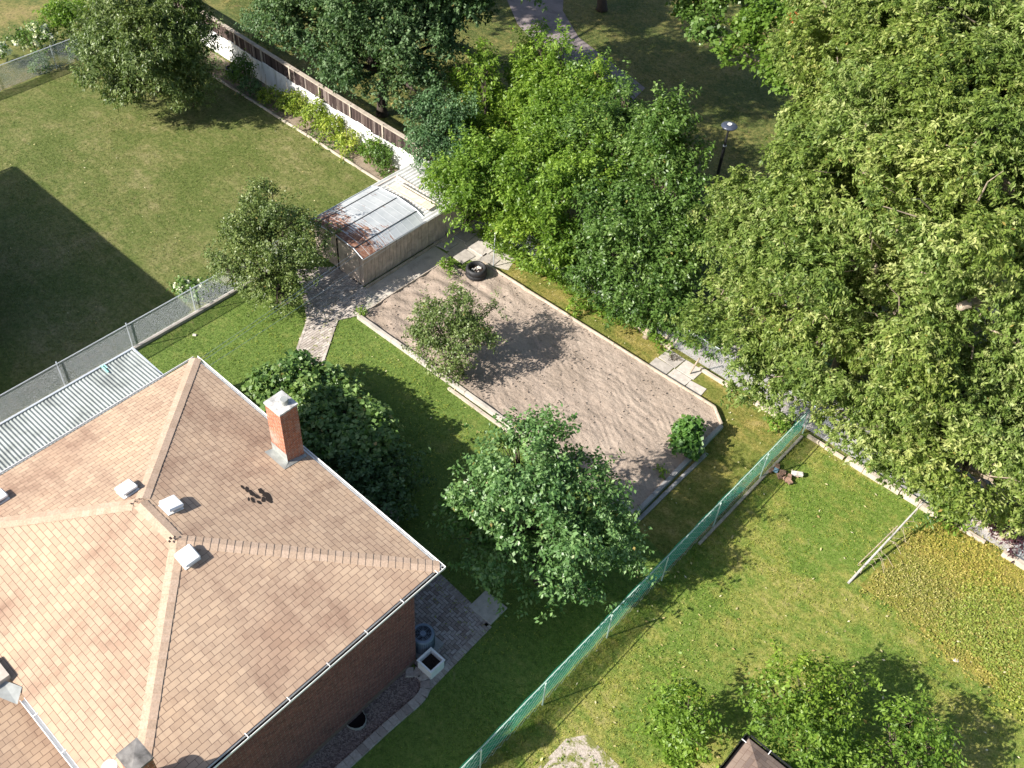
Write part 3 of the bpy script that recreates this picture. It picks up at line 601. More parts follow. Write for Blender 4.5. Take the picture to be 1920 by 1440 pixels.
# ---- neighbour's bungalow (outside the left edge) and the shed at the lower right
def hiphouse(name,label,x0,y0,x1,y1,ze,rise,roofm,wallm,ov=.35,ridge_x=True,gut='black'):
    h=empty(name,((x0+x1)/2,(y0+y1)/2,0)); tag(h,label,'house' if 'house' in label else 'shed')
    b=MB(); b.box(((x0+x1)/2,(y0+y1)/2,(ze-.1)/2),(x1-x0-2*ov,y1-y0-2*ov,ze-.1),uvm=True); b.build('wall',wallm,h)
    hw=min(x1-x0,y1-y0)/2
    if x1-x0>y1-y0: a=Vector((x0+hw,(y0+y1)/2,ze+rise)); c=Vector((x1-hw,(y0+y1)/2,ze+rise)); F=[([(x0,y0,ze),(x1,y0,ze),c,a],(1,0,0)),([(x1,y0,ze),(x1,y1,ze),c],(0,1,0)),([(x1,y1,ze),(x0,y1,ze),a,c],(-1,0,0)),([(x0,y1,ze),(x0,y0,ze),a],(0,-1,0))]
    else: a=Vector(((x0+x1)/2,y0+hw,ze+rise)); c=Vector(((x0+x1)/2,y1-hw,ze+rise)); F=[([(x0,y0,ze),(x1,y0,ze),a],(1,0,0)),([(x1,y0,ze),(x1,y1,ze),c,a],(0,1,0)),([(x1,y1,ze),(x0,y1,ze),c],(-1,0,0)),([(x0,y1,ze),(x0,y0,ze),a,c],(0,-1,0))]
    b=MB()
    for pts,u in F:
        pts=[Vector(p) for p in pts]; n=(pts[1]-pts[0]).cross(pts[2]-pts[0]).normalized(); n=n if n.z>0 else -n; v=n.cross(Vector(u)); v=v if v.z>0 else -v; uvface(b,pts,pts[0],u,v)
    b.build('roof',roofm,h)
    gutter((x0,y1,ze),(x1,y1,ze),(0,1,0),gut,parent=h); gutter((x1,y1,ze),(x1,y0,ze),(1,0,0),gut,parent=h); gutter((x0,y0,ze),(x0,y1+.1,ze),(-1,0,0),gut,parent=h)
    return h
hiphouse('neighbour_house','house off the left edge whose shadow falls on the olive lawn',-45,-2,-31.2,7.85,4.8,1.3,M['shingle'],M['brick'])
p=at(1404,1384,2.6); hiphouse('garden_shed','shed with brown shingled roof and dark gutters at the bottom edge',p.x,p.y-4.5,p.x+4.5,p.y,2.6,.9,M['shingle_brown'],M['plaster'],ov=.2)

# ================================================================== CARPORT
def corrugated(b,x0,x1,y0,y1,zf,along_x=True,pitch=.076,amp=.011):
    # waves run across; corrugation lines lie along x when along_x
    n=int(((y1-y0) if along_x else (x1-x0))/pitch*6)
    prev=None
    for i in range(n+1):
        if along_x:
            y=y0+(y1-y0)*i/n; dz=amp*math.sin(2*math.pi*(y-y0)/pitch); cur_=[Vector((x0,y,zf(x0)+dz)),Vector((x1,y,zf(x1)+dz))]
        else:
            x=x0+(x1-x0)*i/n; dz=amp*math.sin(2*math.pi*(x-x0)/pitch); cur_=[Vector((x,y0,zf(x)+dz)),Vector((x,y1,zf(x)+dz))]
        if prev: b.face([prev[0],prev[1],cur_[1],cur_[0]],tint=.5)
        prev=cur_
cpo=empty('carport',(-24,6,0)); tag(cpo,'carport roof of grey corrugated sheets between house and wire fence','carport')
b=MB(); zc=lambda x: 2.75+.08*(x+25.2); corrugated(b,-25.25,-21.9,-4,10.2,zc,True,.125,.014); b.build('roof_panel',M['corr_grey'],cpo)
MB().box((-25.3,3.1,2.72),(.07,14.2,.14)).build('edge_trim',M['galv_rail'],cpo); MB().box((-23.6,10.24,2.80),(3.4,.05,.10)).build('edge_trim',M['galv_rail'],cpo)
for y in (9.9,5.2,.5): MB().box((-25.15,y,1.3),(.1,.1,2.6)).build('post',M['greywood'],cpo)
p=at(196,693,2.8); b=MB(); b.box((p.x,p.y,2.835),(.45,.06,.006)); b.box((p.x-.1,p.y+.10,2.832),(.25,.03,.006)); b.build('paint_streak',plain('turquoise_paint',(.30,.72,.60),.5),cpo)

# ================================================================== METAL ROOFED SHED
shed=empty('tool_shed',(-26,22.5,0)); tag(shed,'tan board shed with rusty metal roof beside the raised bed','shed')
prof=[(-27.65,1.72),(-27.15,1.90),(-26.0,2.02),(-24.82,1.95),(-24.28,1.72)]
SX0,SX1,SY0,SY1=-27.55,-24.50,20.17,24.95
b=MB(); n=int((SY1-SY0)/.20); 
for i in range(n):
    y0=SY0+(SY1-SY0)*i/n; y1=SY0+(SY1-SY0)*(i+1)/n
    t=.5
    b.box((SX1-.02+random.uniform(-.004,.004),(y0+y1)/2,.88),(.03,y1-y0-.014,1.68),tint=random.random())
b.build('side_wall',M['shedwood'],shed)
b=MB(); n=14
for i in range(n):
    x0=SX0+(SX1-SX0)*i/n; x1=SX0+(SX1-SX0)*(i+1)/n; b.box(((x0+x1)/2,SY0+.01,.90),(x1-x0-.012,.03,1.75))
b.box(((SX0+SX1)/2,SY1-.1,.9),(SX1-SX0-.1,.03,1.75)); b.box((SX0+.02,(SY0+SY1)/2,.88),(.03,SY1-SY0,1.66))
b.build('end_wall',M['shedwood'],shed)
b=MB(); b.box(((SX0+SX1)/2,(SY0+SY1)/2,.80),(SX1-SX0-.12,SY1-SY0-.3,1.6)); b.build('inner_lining',M['dark'],shed)
dr=MB().box((-26.05,SY0-.035,.86),(.06,.04,1.62)).build('door_gap',M['dark'],shed)
MB().box((-25.35,SY0-.025,.86),(1.3,.03,1.6)).build('door',M['shedwood'],shed)
b=MB(); ycut=23.55
for i in range(4):
    (xa,za),(xb,zb)=prof[i],prof[i+1]
    pts=[Vector((xa,SY0-.18,za)),Vector((xb,SY0-.18,zb)),Vector((xb,ycut-.35*(i<3)*0,zb)),Vector((xa,ycut,za))]
    b.face(pts,[(0+i*.0,xa),(0,xb),(4.0,xb),(4.0,xa)])
    pts=[p-Vector((0,0,.03)) for p in pts][::-1]; b.face(pts,[(4,xa),(4,xb),(0,xb),(0,xa)])
rp=b.build('roof_panel',M['rustroof'],shed)
seamm=plain('dark_seam_metal',(.12,.12,.13),.5,.4,.3)
for (x,z) in prof[1:4]: b=MB(); b.tube([(x,SY0-.2,z+.012),(x,ycut+.02,z+.012)],.022,5); b.build('roof_seam',seamm,rp).matrix_parent_inverse=Matrix()
b=MB()
for (a,c) in zip(prof[:-1],prof[1:]): b.tube([(a[0],SY0-.19,a[1]+.01),(c[0],SY0-.19,c[1]+.01)],.018,5); 
for (a,c) in zip(prof[:-1],prof[1:]): b.tube([(a[0],ycut,a[1]+.015),(c[0],ycut,c[1]+.015)],.03,5)
b.tube([(-27.7,SY0-.2,1.70),(-27.7,ycut,1.70)],.03,5); b.tube([(-24.25,SY0-.2,1.69),(-24.25,ycut,1.69)],.014,5)
b.build('roof_edge',M['galv_rail'],rp).matrix_parent_inverse=Matrix()
# rear lean-to with white corrugated sheet
b=MB(); zr=lambda x: 1.66+.05*(x+27.6); corrugated(b,-27.8,-24.1,23.4,26.7,zr,False,.21,.03); 
lean=b.build('corrugated_sheet',M['corr_white'],shed)
b=MB(); 
prevp=None
b.box((-25.75,24.14,1.93),(2.4,.40,.03),.03); b.box((-25.75,24.42,1.96),(2.55,.05,.05),.03); b.box((-25.8,23.86,1.955),(2.4,.04,.04),.03)
b.build('loose_board',plain('cream_weathered_board',(.60,.52,.42),.8,.2,var=.2,bump=.4),lean).matrix_parent_inverse=Matrix()
MB().box((-24.55,25.55,.80),(.03,1.1,1.5)).build('rear_panel',M['shedwood'],shed)
MB().box((-24.6,26.35,.75),(.05,.5,1.4)).build('dark_opening',M['dark'],shed)
b=MB(); b.box((-24.25,25.6,.06),(.14,2.2,.10),.0); b.box((-24.36,22.6,.05),(.10,4.9,.08)); b.build('sill_board',M['timber'],shed)

# ================================================================== RAISED BED
bedr=empty('raised_bed',(-15.5,21.3,0)); tag(bedr,'long raised vegetable bed of bare raked soil with pale edging','garden bed')
NX,NY=300,150; b0=[Vector((p[0],p[1],0)) for p in bed]; xs=[p.x for p in b0]; ys=[p.y for p in b0]
X,Y=np.meshgrid(np.linspace(min(xs)-.1,max(xs)+.1,NX),np.linspace(min(ys)-.1,max(ys)+.1,NY))
x,y=X.ravel(),Y.ravel(); P3=np.stack([x,y,np.zeros_like(x)],1)
fur=np.sin((y*.93+x*.20+.25*np.sin(x*1.1)+.15*np.sin(x*2.7+y))*2*math.pi/.27)
amp=np.clip((x+20.3)/3.0,0,1)*np.clip(.9+.5*wob(P3,1.1,3),0.1,1.3)
lump=wob(P3,4.2,1)*.026*(1+1.3*np.clip((-18.8-x)/2,0,1))+wob(P3,9.5,5)*.014+wob(P3,2.0,9)*.030
arc=np.sin(np.hypot(x+20.9,y-17.5)*2*math.pi/.55)*.030*np.clip((-18.6-x)/1.5,0,1)
fb=np.clip(.5+.9*wob(P3,1.7,6),0,1)
z=.10+fur*amp*.009*fb+lump+arc*.6+wob(P3,23,2)*.008+rng.normal(size=len(x))*.006
V=np.stack([x,y,z],1); idx=np.arange(NX*NY).reshape(NY,NX); F=np.stack([idx[:-1,:-1],idx[:-1,1:],idx[1:,1:],idx[1:,:-1]],-1).reshape(-1,4)
cc=V[F].mean(1); k=inpoly(cc[:,0],cc[:,1],bed); F=F[k]
soil=nmesh('soil',V,F,np.ones((len(V),4)),M['soil'],bedr); soil.data.polygons.foreach_set('use_smooth',[True]*len(soil.data.polygons))
def edging(a,b_,w_,h_,mat,n,jit=.02,z=0,parent=bedr,name='edging_board'):
    a=Vector(a);b_=Vector(b_);d=(b_-a)/n; ang=math.atan2(d.y,d.x)
    for i in range(n):
        c=a+d*(i+.5); m_=MB(); m_.box((c.x+random.uniform(-jit,jit)*.5,c.y+random.uniform(-jit,jit)*.5,z+h_/2+random.uniform(-.008,.008)),(d.length-.012,w_,h_),ang+random.uniform(-jit,jit)*.3); m_.build(name,mat,parent,bevel=.006)
B=b0
B=[B[0]]+B[3:]
edging(B[1],B[2],.07,.20,M['timber'],5); edging(B[2],B[3],.07,.20,M['timber'],1); edging(B[3],B[4],.16,.17,M['concrete_dark'],5); 
o_=Vector((.30,-.05,0)); edging(B[3].lerp(B[4],.25)+o_,B[4]+o_+Vector((-.1,-.2,0)),.14,.07,M['concrete_dark'],3)
edging(B[4],B[0],.15,.20,M['concrete'],7); edging(B[4]+Vector((0,-.22,0)),B[4].lerp(B[0],.62)+Vector((0,-.24,0)),.12,.09,M['concrete_pale'],5)
edging(B[0],b0[1],.05,.14,M['greywood'],4); p=at(838,492); q=at(862,520); edging(p,q,.05,.15,M['greywood'],1)

# tyre planter
p=at(893,512,.2); ty=empty('tyre_planter',(p.x,p.y,0)); tag(ty,'black tyre planter filled with pale stones in the corner of the bed','planter')
TS=1.12
b=MB(); b.lathe((p.x,p.y,.08),[(r_*TS,z_2) for r_,z_2 in [(.24,.05),(.27,0),(.36,0),(.40,.06),(.41,.12),(.395,.2),(.36,.235),(.39,.26),(.41,.32),(.40,.40),(.36,.46),(.31,.47),(.28,.43),(.26,.3)]],32); b.build('tyre',M['rubber'],ty,smooth=True)
b=MB(); random.seed(4)
for i in range(12):
    a=random.uniform(0,6.28); r_=.2*math.sqrt(random.random()); b.box((p.x+r_*math.cos(a),p.y+r_*math.sin(a),.36+random.uniform(0,.05)),(random.uniform(.05,.12),random.uniform(.05,.1),.06),random.uniform(0,3))
b.build('stones',M['stone'],ty,bevel=.01); b=MB(); b.lathe((p.x,p.y,.36),[(0,0),(.36,0)],24); b.build('filling',M['soilpot'],ty)

# AC unit
p=at(795,1205,.35); ac=empty('air_conditioner',(p.x,p.y,0)); tag(ac,'round blue grey outdoor cooling unit in the shade beside brick wall','air conditioner')
q_=at(793,1187,.74); p=Vector((q_.x,max(q_.y,10.4),0)); ac.location=p
b=MB(); n=8
b.lathe((p.x,p.y,.08),[(.35,0),(.35,.62),(.33,.65),(.26,.66)],32)
b.build('casing',M['ac'],ac,smooth=False)
b=MB()
for k in range(40):
    a=2*math.pi*k/40; b.box((p.x+.354*math.cos(a),p.y+.354*math.sin(a),.39),(.012,.012,.54),a)
b.build('side_grille',plain('dark_blue_metal',(.06,.08,.11),.5),ac)
b=MB()
for r_ in (.08,.125,.17,.215,.25): b.tube([(p.x+r_*math.cos(a),p.y+r_*math.sin(a),.735) for a in [2*math.pi*k/24 for k in range(25)]],.006,4,False)
for k in range(8):
    a=k*math.pi/4; b.tube([(p.x,p.y,.74),(p.x+.265*math.cos(a),p.y+.265*math.sin(a),.735)],.006,4)
b.build('fan_guard',M['ac'],ac); b=MB(); b.lathe((p.x,p.y,.70),[(0,.045),(.09,.045),(.10,0)],20); b.build('motor_cap',M['ac'],ac)
b=MB(); b.lathe((p.x,p.y,.60),[(0,0),(.27,0)],24)
b.build('fan_well',M['dark'],ac)
b=MB()
for k in range(3):
    a=k*2.094; b.face([(p.x+.07*math.cos(a),p.y+.07*math.sin(a),.66),(p.x+.24*math.cos(a-.3),p.y+.24*math.sin(a-.3),.63),(p.x+.25*math.cos(a+.4),p.y+.25*math.sin(a+.4),.67),(p.x+.09*math.cos(a+.8),p.y+.09*math.sin(a+.8),.67)])
b.build('fan_blade',M['black'],ac); MB().box((p.x,p.y,.04),(.9,.9,.07)).build('pad',M['concrete_dark'],ac)
# planter box
c=at(808,1238,.48); pb=empty('planter_box',(c.x,c.y,0)); tag(pb,'square white planter box with dark soil beside the cooling unit','planter')
s_=.54; b=MB()
for dx,dy,lx,ly in ((0,s_/2,s_,.03),(0,-s_/2,s_,.03),(s_/2,0,.03,s_-.03),(-s_/2,0,.03,s_-.03)): b.box((c.x+dx,c.y+dy,.24),(lx,ly,.46))
b.build('side_panel',M['white'],pb)
b=MB()
for dx,dy,lx,ly in ((0,s_/2,s_+.06,.06),(0,-s_/2,s_+.06,.06),(s_/2,0,.06,s_-.065),(-s_/2,0,.06,s_-.065)): b.box((c.x+dx,c.y+dy,.485),(lx,ly,.03))
b.build('rim',M['white'],pb); MB().box((c.x,c.y,.17),(s_-.035,s_-.035,.16)).build('soil',M['soilpot'],pb)

# ================================================================== FENCES
def chainlink(b,a,c,h,pitch=.075,r=.0024,z0=.05):
    a=Vector(a);c=Vector(c);d=(c-a);L=d.length;d.normalize();n=int((L+h)/pitch)
    for i in range(n):
        s0=-h+i*pitch
        t0=max(0,-s0); t1=min(h,L-s0)
        if t1-t0>.02: b.tube([a+d*(s0+t0)+Vector((0,0,z0+t0)),a+d*(s0+t1)+Vector((0,0,z0+t1))],r,3,False)
        s1=i*pitch; t0=max(0,s1-L); t1=min(h,s1)
        if t1-t0>.02: b.tube([a+d*(s1-t0)+Vector((0,0,z0+t0)),a+d*(s1-t1)+Vector((0,0,z0+t1))],r,3,False)
def wirefence(name,label,a,c,h,posts,mesh=None,side=1,rail='galv_rail',pr=.024,group=None,wire=True,pitch=.075,loops=False):
    a=Vector(a);c=Vector(c); f=empty(name,(a+c)/2); tag(f,label,'fence',group); d=(c-a).normalized(); sd_=Vector((-d.y,d.x,0))
    for s_ in posts:
        p=a+d*s_; MB().tube([p+sd_*.05*side-Vector((0,0,.05)),p+sd_*.05*side+Vector((0,0,h+.05))],pr,8).build('post',M[rail],f)
    MB().tube([a+Vector((0,0,h)),c+Vector((0,0,h))],.017,8).build('top_rail',M[rail],f)
    if wire:
        b=MB(); chainlink(b,a-sd_*.03,c-sd_*.03,h,pitch); b.build('wire_mesh',M['galv'],f)
    if mesh:
        b=MB(); L=(c-a).length; n=int(L/.25); pts=[]
        for i in range(n+1):
            t=i/n; p=a.lerp(c,t)-side*sd_*(.06+.012*math.sin(i*1.3)); pts.append((p+Vector((0,0,.04+.02*math.sin(i*.9))),p+Vector((0,0,h-.02-.02*abs(math.sin(i*.45))))))
        for (p0,p1),(q0,q1) in zip(pts[:-1],pts[1:]): b.face([p0,q0,q1,p1])
        b.build('privacy_mesh',M[mesh],f)
    return f
wirefence('chain_link_fence','galvanised wire fence beside the carport and walkway',(X_L,-6,0),(X_L,20.0,0),1.3,[.2,3,5.8,8.6,11.6,14.5,17.4,20.3,23.2,25.9],pitch=.05)
b=MB(); b.box((X_L+.05,7,.06),(.16,26,.14)); tag(b.build('fence_kerb',M['concrete'],bevel=.01),'low concrete kerb under the wire fence by the carport','kerb')
ysr=[at(*p).y for p in ((892,1437),(1016.7,1321.7),(1139,1197),(1241.7,1090),(1340,990),(1430,900),(1513,818))]
wirefence('green_mesh_fence','wire fence covered in bright green privacy mesh between two lawns',(X_R,2.0,0),(X_R,26.2,0),1.3,[1.5,3.6]+[y-2 for y in ysr],mesh='greenmesh',rail='green_tube',pitch=.30,side=-1)
fx=at(0,180); fy=at(160,110)
wirefence('chain_link_fence','wire fence with faint green mesh at the top left corner',(-48.6,6,0),(-48.6,23.6,0),1.3,[.5,4,7.5,11,14.2,16.2,17.4],mesh='faintmesh')
wirefence('chain_link_fence','wire fence under the willow leaved tree along the rear boundary',(-23.9,Y_B+.1,0),(12,Y_B+.1,0),1.25,[1.5+2.9*i for i in range(12)],pitch=.075)
# low rear retaining boards
rb=empty('retaining_edge',(-8,Y_B,0)); tag(rb,'low line of pale worn boards at the foot of the rear fence','edging')
for (p0,p1,n,wd,h_,mt) in (((1185,598),(1262,652),1,.12,.14,'timber'),((1312,690),(1372,735),1,.12,.14,'concrete_pale'),((1416,755),(1474,792),1,.22,.18,'concrete_pale'),((1455,760),(1490,778),1,.08,.10,'timber'),((1515,818),(1575,868),2,.12,.12,'timber'),((1580,870),(1758,968),5,.20,.22,'concrete_pale'),((1800,985),(1850,1012),1,.14,.12,'concrete_pale'),((1880,1035),(1990,1095),2,.20,.2,'concrete_pale'),((1000,478),(1180,592),3,.10,.12,'timber')):
    a=at(*p0);c=at(*p1); a.y=c.y=(a.y+c.y)/2*.3+Y_B*.7-.12; edging(a,c,wd,h_,M[mt],n,.03,parent=rb,name='board')
b=MB()
a=at(1782,952,.9);  b.box((a.x+1.0,Y_B+.5,.45),(2.4,.05,.9)); tag(b.build('timber_panel',wood('pinkish_worn_board',(.44,.34,.29)),bevel=.008),'worn timber panel standing behind the rear wire fence','board')
# green mesh kerb under green fence
b=MB(); b.box((X_R+.12,22.7,.05),(.10,6.6,.10)); tag(b.build('kerb_board',M['greywood'],bevel=.01),'grey board laid along the foot of the green mesh fence','board')

# white wall with dark picket screen above
wf=empty('white_fence',(-38,27.3,0)); tag(wf,'long white fence panel topped by dark slats and pale rail','fence')
ps=[Vector((-28.0,26.95,0)),Vector((-31,26.98,0)),Vector((-34.5,27.06,0)),Vector((-38,27.16,0)),Vector((-42,27.28,0)),Vector((-46,27.40,0)),Vector((-51,27.5,0)),Vector((-58,27.6,0))]
H1=1.22; H2=1.92
b=MB()
for a,c in zip(ps[:-1],ps[1:]):
    n=int((a-c).length/.5)
    for i in range(n):
        p0=a.lerp(c,i/n); p1=a.lerp(c,(i+1)/n); hh=H1+.04*math.sin(p0.x*1.9)+.03*math.sin(p0.x*4.1); d=(p1-p0); ang=math.atan2(d.y,d.x); m_=(p0+p1)/2
        b.box((m_.x,m_.y-.06+random.uniform(-.006,.006),hh/2),(d.length-.006,.03,hh),ang)
b.build('white_panel',M['whitewash'],wf)
b=MB()
for a,c in zip(ps[:-1],ps[1:]):
    n=int((a-c).length/.11); ang=math.atan2((c-a).y,(c-a).x)
    for i in range(n):
        p0=a.lerp(c,(i+.5)/n); b.box((p0.x,p0.y,H2/2-.02+random.uniform(-.02,.01)),(.095,.02,H2-.04),ang)
b.build('slat_screen',M['darkwood'],wf)
b=MB()
for a,c in zip(ps[:-1],ps[1:]): ang=math.atan2((c-a).y,(c-a).x); m_=(a+c)/2; b.box((m_.x,m_.y+.03,H2+.01),((c-a).length,.20,.06),ang)
b.build('top_rail',M['greywood'],wf)
for i in range(13):
    x_=-28.3-2.35*i; y_=np.interp(-x_,[-p.x for p in ps],[p.y for p in ps]); MB().box((x_,y_-.02,H2/2+.03),(.09,.09,H2+.06)).build('post',M['greywood'],wf)
edgs=empty('garden_edging',(-36,25.6,0)); tag(edgs,'pale narrow kerb between olive lawn and vegetable strip','edging'); edging((-29.4,25.58,0),(-48,25.62,0),.09,.10,M['concrete_pale'],14,.02,parent=edgs,name='kerb_stone')

# ================================================================== LAMP, WIRES, POLES
lp=at(1352,336); top=at(1369,231,3.2)
base=Vector((top.x,top.y,0)); L_=empty('street_lamp',base); tag(L_,'black park lamp post with round flat head beside big tree','street lamp')
MB().tube([base,base+Vector((0,0,2.0))],.075,12).build('pole',M['black'],L_); MB().tube([base+Vector((0,0,2.0)),base+Vector((0,0,2.75))],[.06,.045],12).build('upper_pole',M['black'],L_)
MB().tube([base+Vector((0,0,1.98)),base+Vector((0,0,2.03))],.085,12).build('collar',M['galv_rail'],L_)
b=MB()
for k in range(4):
    a=k*math.pi/2+.4; b.tube([base+Vector((0,0,2.7)),base+Vector((.10*math.cos(a),.10*math.sin(a),2.85)),base+Vector((.24*math.cos(a),.24*math.sin(a),3.05))],.015,5)
b.build('bracket',M['black'],L_)
b=MB(); b.lathe((base.x,base.y,3.02),[(0,0),(.36,0),(.38,.03),(.36,.07),(.18,.12),(0,.14)],28); b.build('lamp_head',plain('dark_blue_grey_shade',(.05,.06,.09),.3,.6),L_,smooth=True)
b=MB(); b.lathe((base.x,base.y,3.15),[(.11,-.01),(.10,.02),(0,.03)],16); b.build('photocell',M['white'],L_)
def wire(a,c,lab,r=.006,sag=.1):
    pts=[]; a=Vector(a);c=Vector(c)
    for i in range(25):
        t=i/24; pts.append(a.lerp(c,t)-Vector((0,0,sag*4*t*(1-t))))
    o=MB().tube(pts,r,4).build('overhead_wire',M['galv'],None); tag(o,lab,'wire','thin overhead wires running from the house over the shed'); return o
wire(at(376,672,4.95),aty(905,300,28.2),'uppermost thin grey wire from the house corner over the shed roof')
wire(at(382,676,4.95),aty(905,306,28.2),'middle thin grey wire just below the uppermost over the shed')
wire(at(392,686,4.9),aty(905,342,28.0),'lowest thin grey wire crossing the front of the shed')
p=at(925,500); t_=at(925.5,436,0); z1=(CH+ray(925,437).z*((p.xy.length)/(Vector(ray(925,437)).xy.length)))
b=MB(); b.tube([(p.x,p.y,0),(p.x,p.y,z1)],.022,8); cl=empty('clothes_pole',p); b.build('pole',M['galv_rail'],cl); MB().tube([(p.x,p.y,z1-.35),(p.x,p.y,z1)],.035,8).build('sleeve',M['white'],cl); tag(cl,'thin white metal pole at the corner of the raised bed','pole')
p=at(1292,702); q=p+Vector((.15,.22,.85)); b=MB().tube([p,q],.035,7); tag(b.build('wooden_stake',M['palebark'],None),'short leaning wooden stake beside the concrete slabs','stake')

# ================================================================== TREES
D=1.0
# big narrow leaved tree at the right
bl=[lob(1450,400,5.0,1.4),lob(1580,260,8,2.0),lob(1600,160,9,2.2),lob(1540,330,6,1.0),lob(1395,400,4.4,.9),lob(1600,120,10.5,3.0),lob(1740,60,12,3.2),lob(1880,80,13,3.2),lob(1480,400,7,2.5),lob(1400,480,4.6,1.7),lob(1350,440,3.8,1.1),lob(1600,330,9.5,2.9),lob(1740,240,11.5,3.0),lob(1880,260,12,3.0),
    lob(1500,560,5.5,2.3),lob(1400,620,3.4,1.8),lob(1640,500,8.5,2.8),lob(1780,430,10.5,2.7),lob(1930,420,10,2.2),lob(1560,700,4.0,2.0),lob(1450,720,2.6,1.3),lob(1690,640,6.5,2.2),lob(1990,200,12,3),lob(1990,560,9,2.5),lob(1560,30,10,2.4),lob(1680,-60,12,3),lob(1850,-80,13,3),lob(1360,560,3.0,1.1)]
def dead_limbs(root):
    b=MB(); rnd=random.Random(3)
    for pts,r_ in (([(1850,610,6.5),(1800,645,6.9),(1755,655,7.2),(1735,690,6.9),(1742,720,6.7)],.05),([(1800,645,6.9),(1825,650,7.2),(1822,672,7.2)],.04),([(1920,655,8),(1885,630,8.4),(1850,615,8.4)],.04),([(1905,620,8.5),(1912,650,8.3)],.03),([(1560,260,9.8),(1620,262,10.3),(1665,262,10.4)],.035),([(1680,265,10.6),(1720,255,10.7),(1745,235,10.6)],.03),
        ([(1900,520,8.2),(1880,490,9),(1876,560,8.6)],.02),([(1830,600,8.6),(1870,545,9.2),(1895,560,9.0)],.035),([(1640,650,6.9),(1700,640,7.2)],.02),([(1760,760,4.6),(1745,770,5.0),(1760,795,5.0)],.03),([(1740,120,13.0),(1770,150,13.4),(1760,175,13.1)],.03),([(1720,20,13.5),(1790,40,13.9)],.04),([(1510,390,8.6),(1580,405,8.8)],.02),([(1380,395,5.4),(1470,405,6.2)],.02)):
        P=[at(*q) for q in pts]; b=MB(); b.tube(P,[r_*(1-.6*i/len(P)) for i in range(len(P))],6); b.build('bare_branch',M['palebark'],root)
    for k in range(75):
        l=rnd.choice(bl); c=Vector(l[:3]); d=Vector((rnd.uniform(-.4,.8),rnd.uniform(-1,.1),rnd.uniform(.2,1))).normalized(); a=c+d*l[3]*.5; e=c+d*l[3]*1.08+Vector((rnd.uniform(-.3,.3),rnd.uniform(-.3,.3),rnd.uniform(-.3,.2)))
        b=MB(); b.tube([a,a.lerp(e,.5)+Vector((rnd.uniform(-.2,.2),rnd.uniform(-.2,.2),.1)),e],[.025,.018,.008],4); b.build('bare_branch',M['palebark'],root)
    b=MB(); P=[at(1960,640,1.0),at(1930,540,6.5),at(1900,430,10.0),at(1885,330,11.5)]; b.tube(P,[.5,.42,.33,.2],10); P=[at(1930,540,6.5),at(1850,560,8.5),at(1800,575,9.2)]; b.tube(P,[.28,.2,.12],8); b.build('main_limb',M['palebark'],root,smooth=True)
tb=at(1985,640,0)
tree('broad_willow_tree','huge pale green narrow leaved tree filling the right side of the picture','tree',tb,bl,M['L_big'],'palebark',.45,dens=370,leaf=(.15,.058),per=12,twig=.20,star=True,droop=.15,gap=-.10,gapf=1.5,shell=.6,seed=11,shoots=.5,limb_mat='palebark',branch_r=.025,extra=dead_limbs)
bl2=[lob(1800,690,5.5,1.8),lob(1900,700,6,1.8),lob(1840,800,5,1.9),lob(1930,830,5,1.8),lob(1700,780,3.8,1.6),lob(1640,810,2.9,1.4),lob(1750,870,3.2,1.5),lob(1860,900,3.4,1.5),lob(1575,770,2.6,1.2),lob(1690,870,2.2,1.0),lob(1800,925,2.0,1.0),lob(1960,930,3,1.4),lob(1900,965,1.9,.7)]
tree('willow_tree','narrow leaved tree hanging over the low boards, below the huge one','tree',at(2000,800),bl2,M['L_big'],'palebark',.2,dens=370,leaf=(.15,.058),per=12,twig=.20,star=True,droop=.15,gap=-.15,shell=.55,seed=23,limb_mat='palebark',tintbias=.05)
# maple branch at the top
ml=[lob(1425,60,6.5,1.1),lob(1400,105,6.2,1.0),lob(1455,110,6.4,1.1),lob(1480,45,7,1.2),lob(1440,30,7,1.0),lob(1500,110,6.6,1.1),lob(1480,150,6.2,.9),lob(1540,30,8,1.4),lob(1540,90,7.5,1.2)]
def orange(root):
    V,C,P,nl=foliage_arrays([lob(1505,38,8.3,.45),lob(1495,52,8.1,.35)],170,(.15,.11),6,.2,seed=5); put_leaves('turning_leaves',V,C,M['L_orange'],root)
tree('maple_tree','light green maple with a patch of orange leaves at the top','tree',at(1560,60,0),ml,M['L_maple'],'palebark',.2,dens=150,leaf=(.20,.17),per=7,twig=.35,droop=.3,gap=-.2,seed=31,extra=orange,upf=.8,flat=.35)
ml2=[lob(1300,-20,6.5,1.5),lob(1330,30,6,1.0),lob(1380,-30,7,1.6),lob(1320,60,5.5,.6),lob(1310,15,6,1.0)]
tree('maple_tree','mid green maple crown cut off by the top edge, left of orange leaves','tree',at(1380,-40,0),ml2,M['L_lime2'],'bark',.2,dens=150,leaf=(.20,.16),per=7,twig=.35,gap=-.2,seed=37)
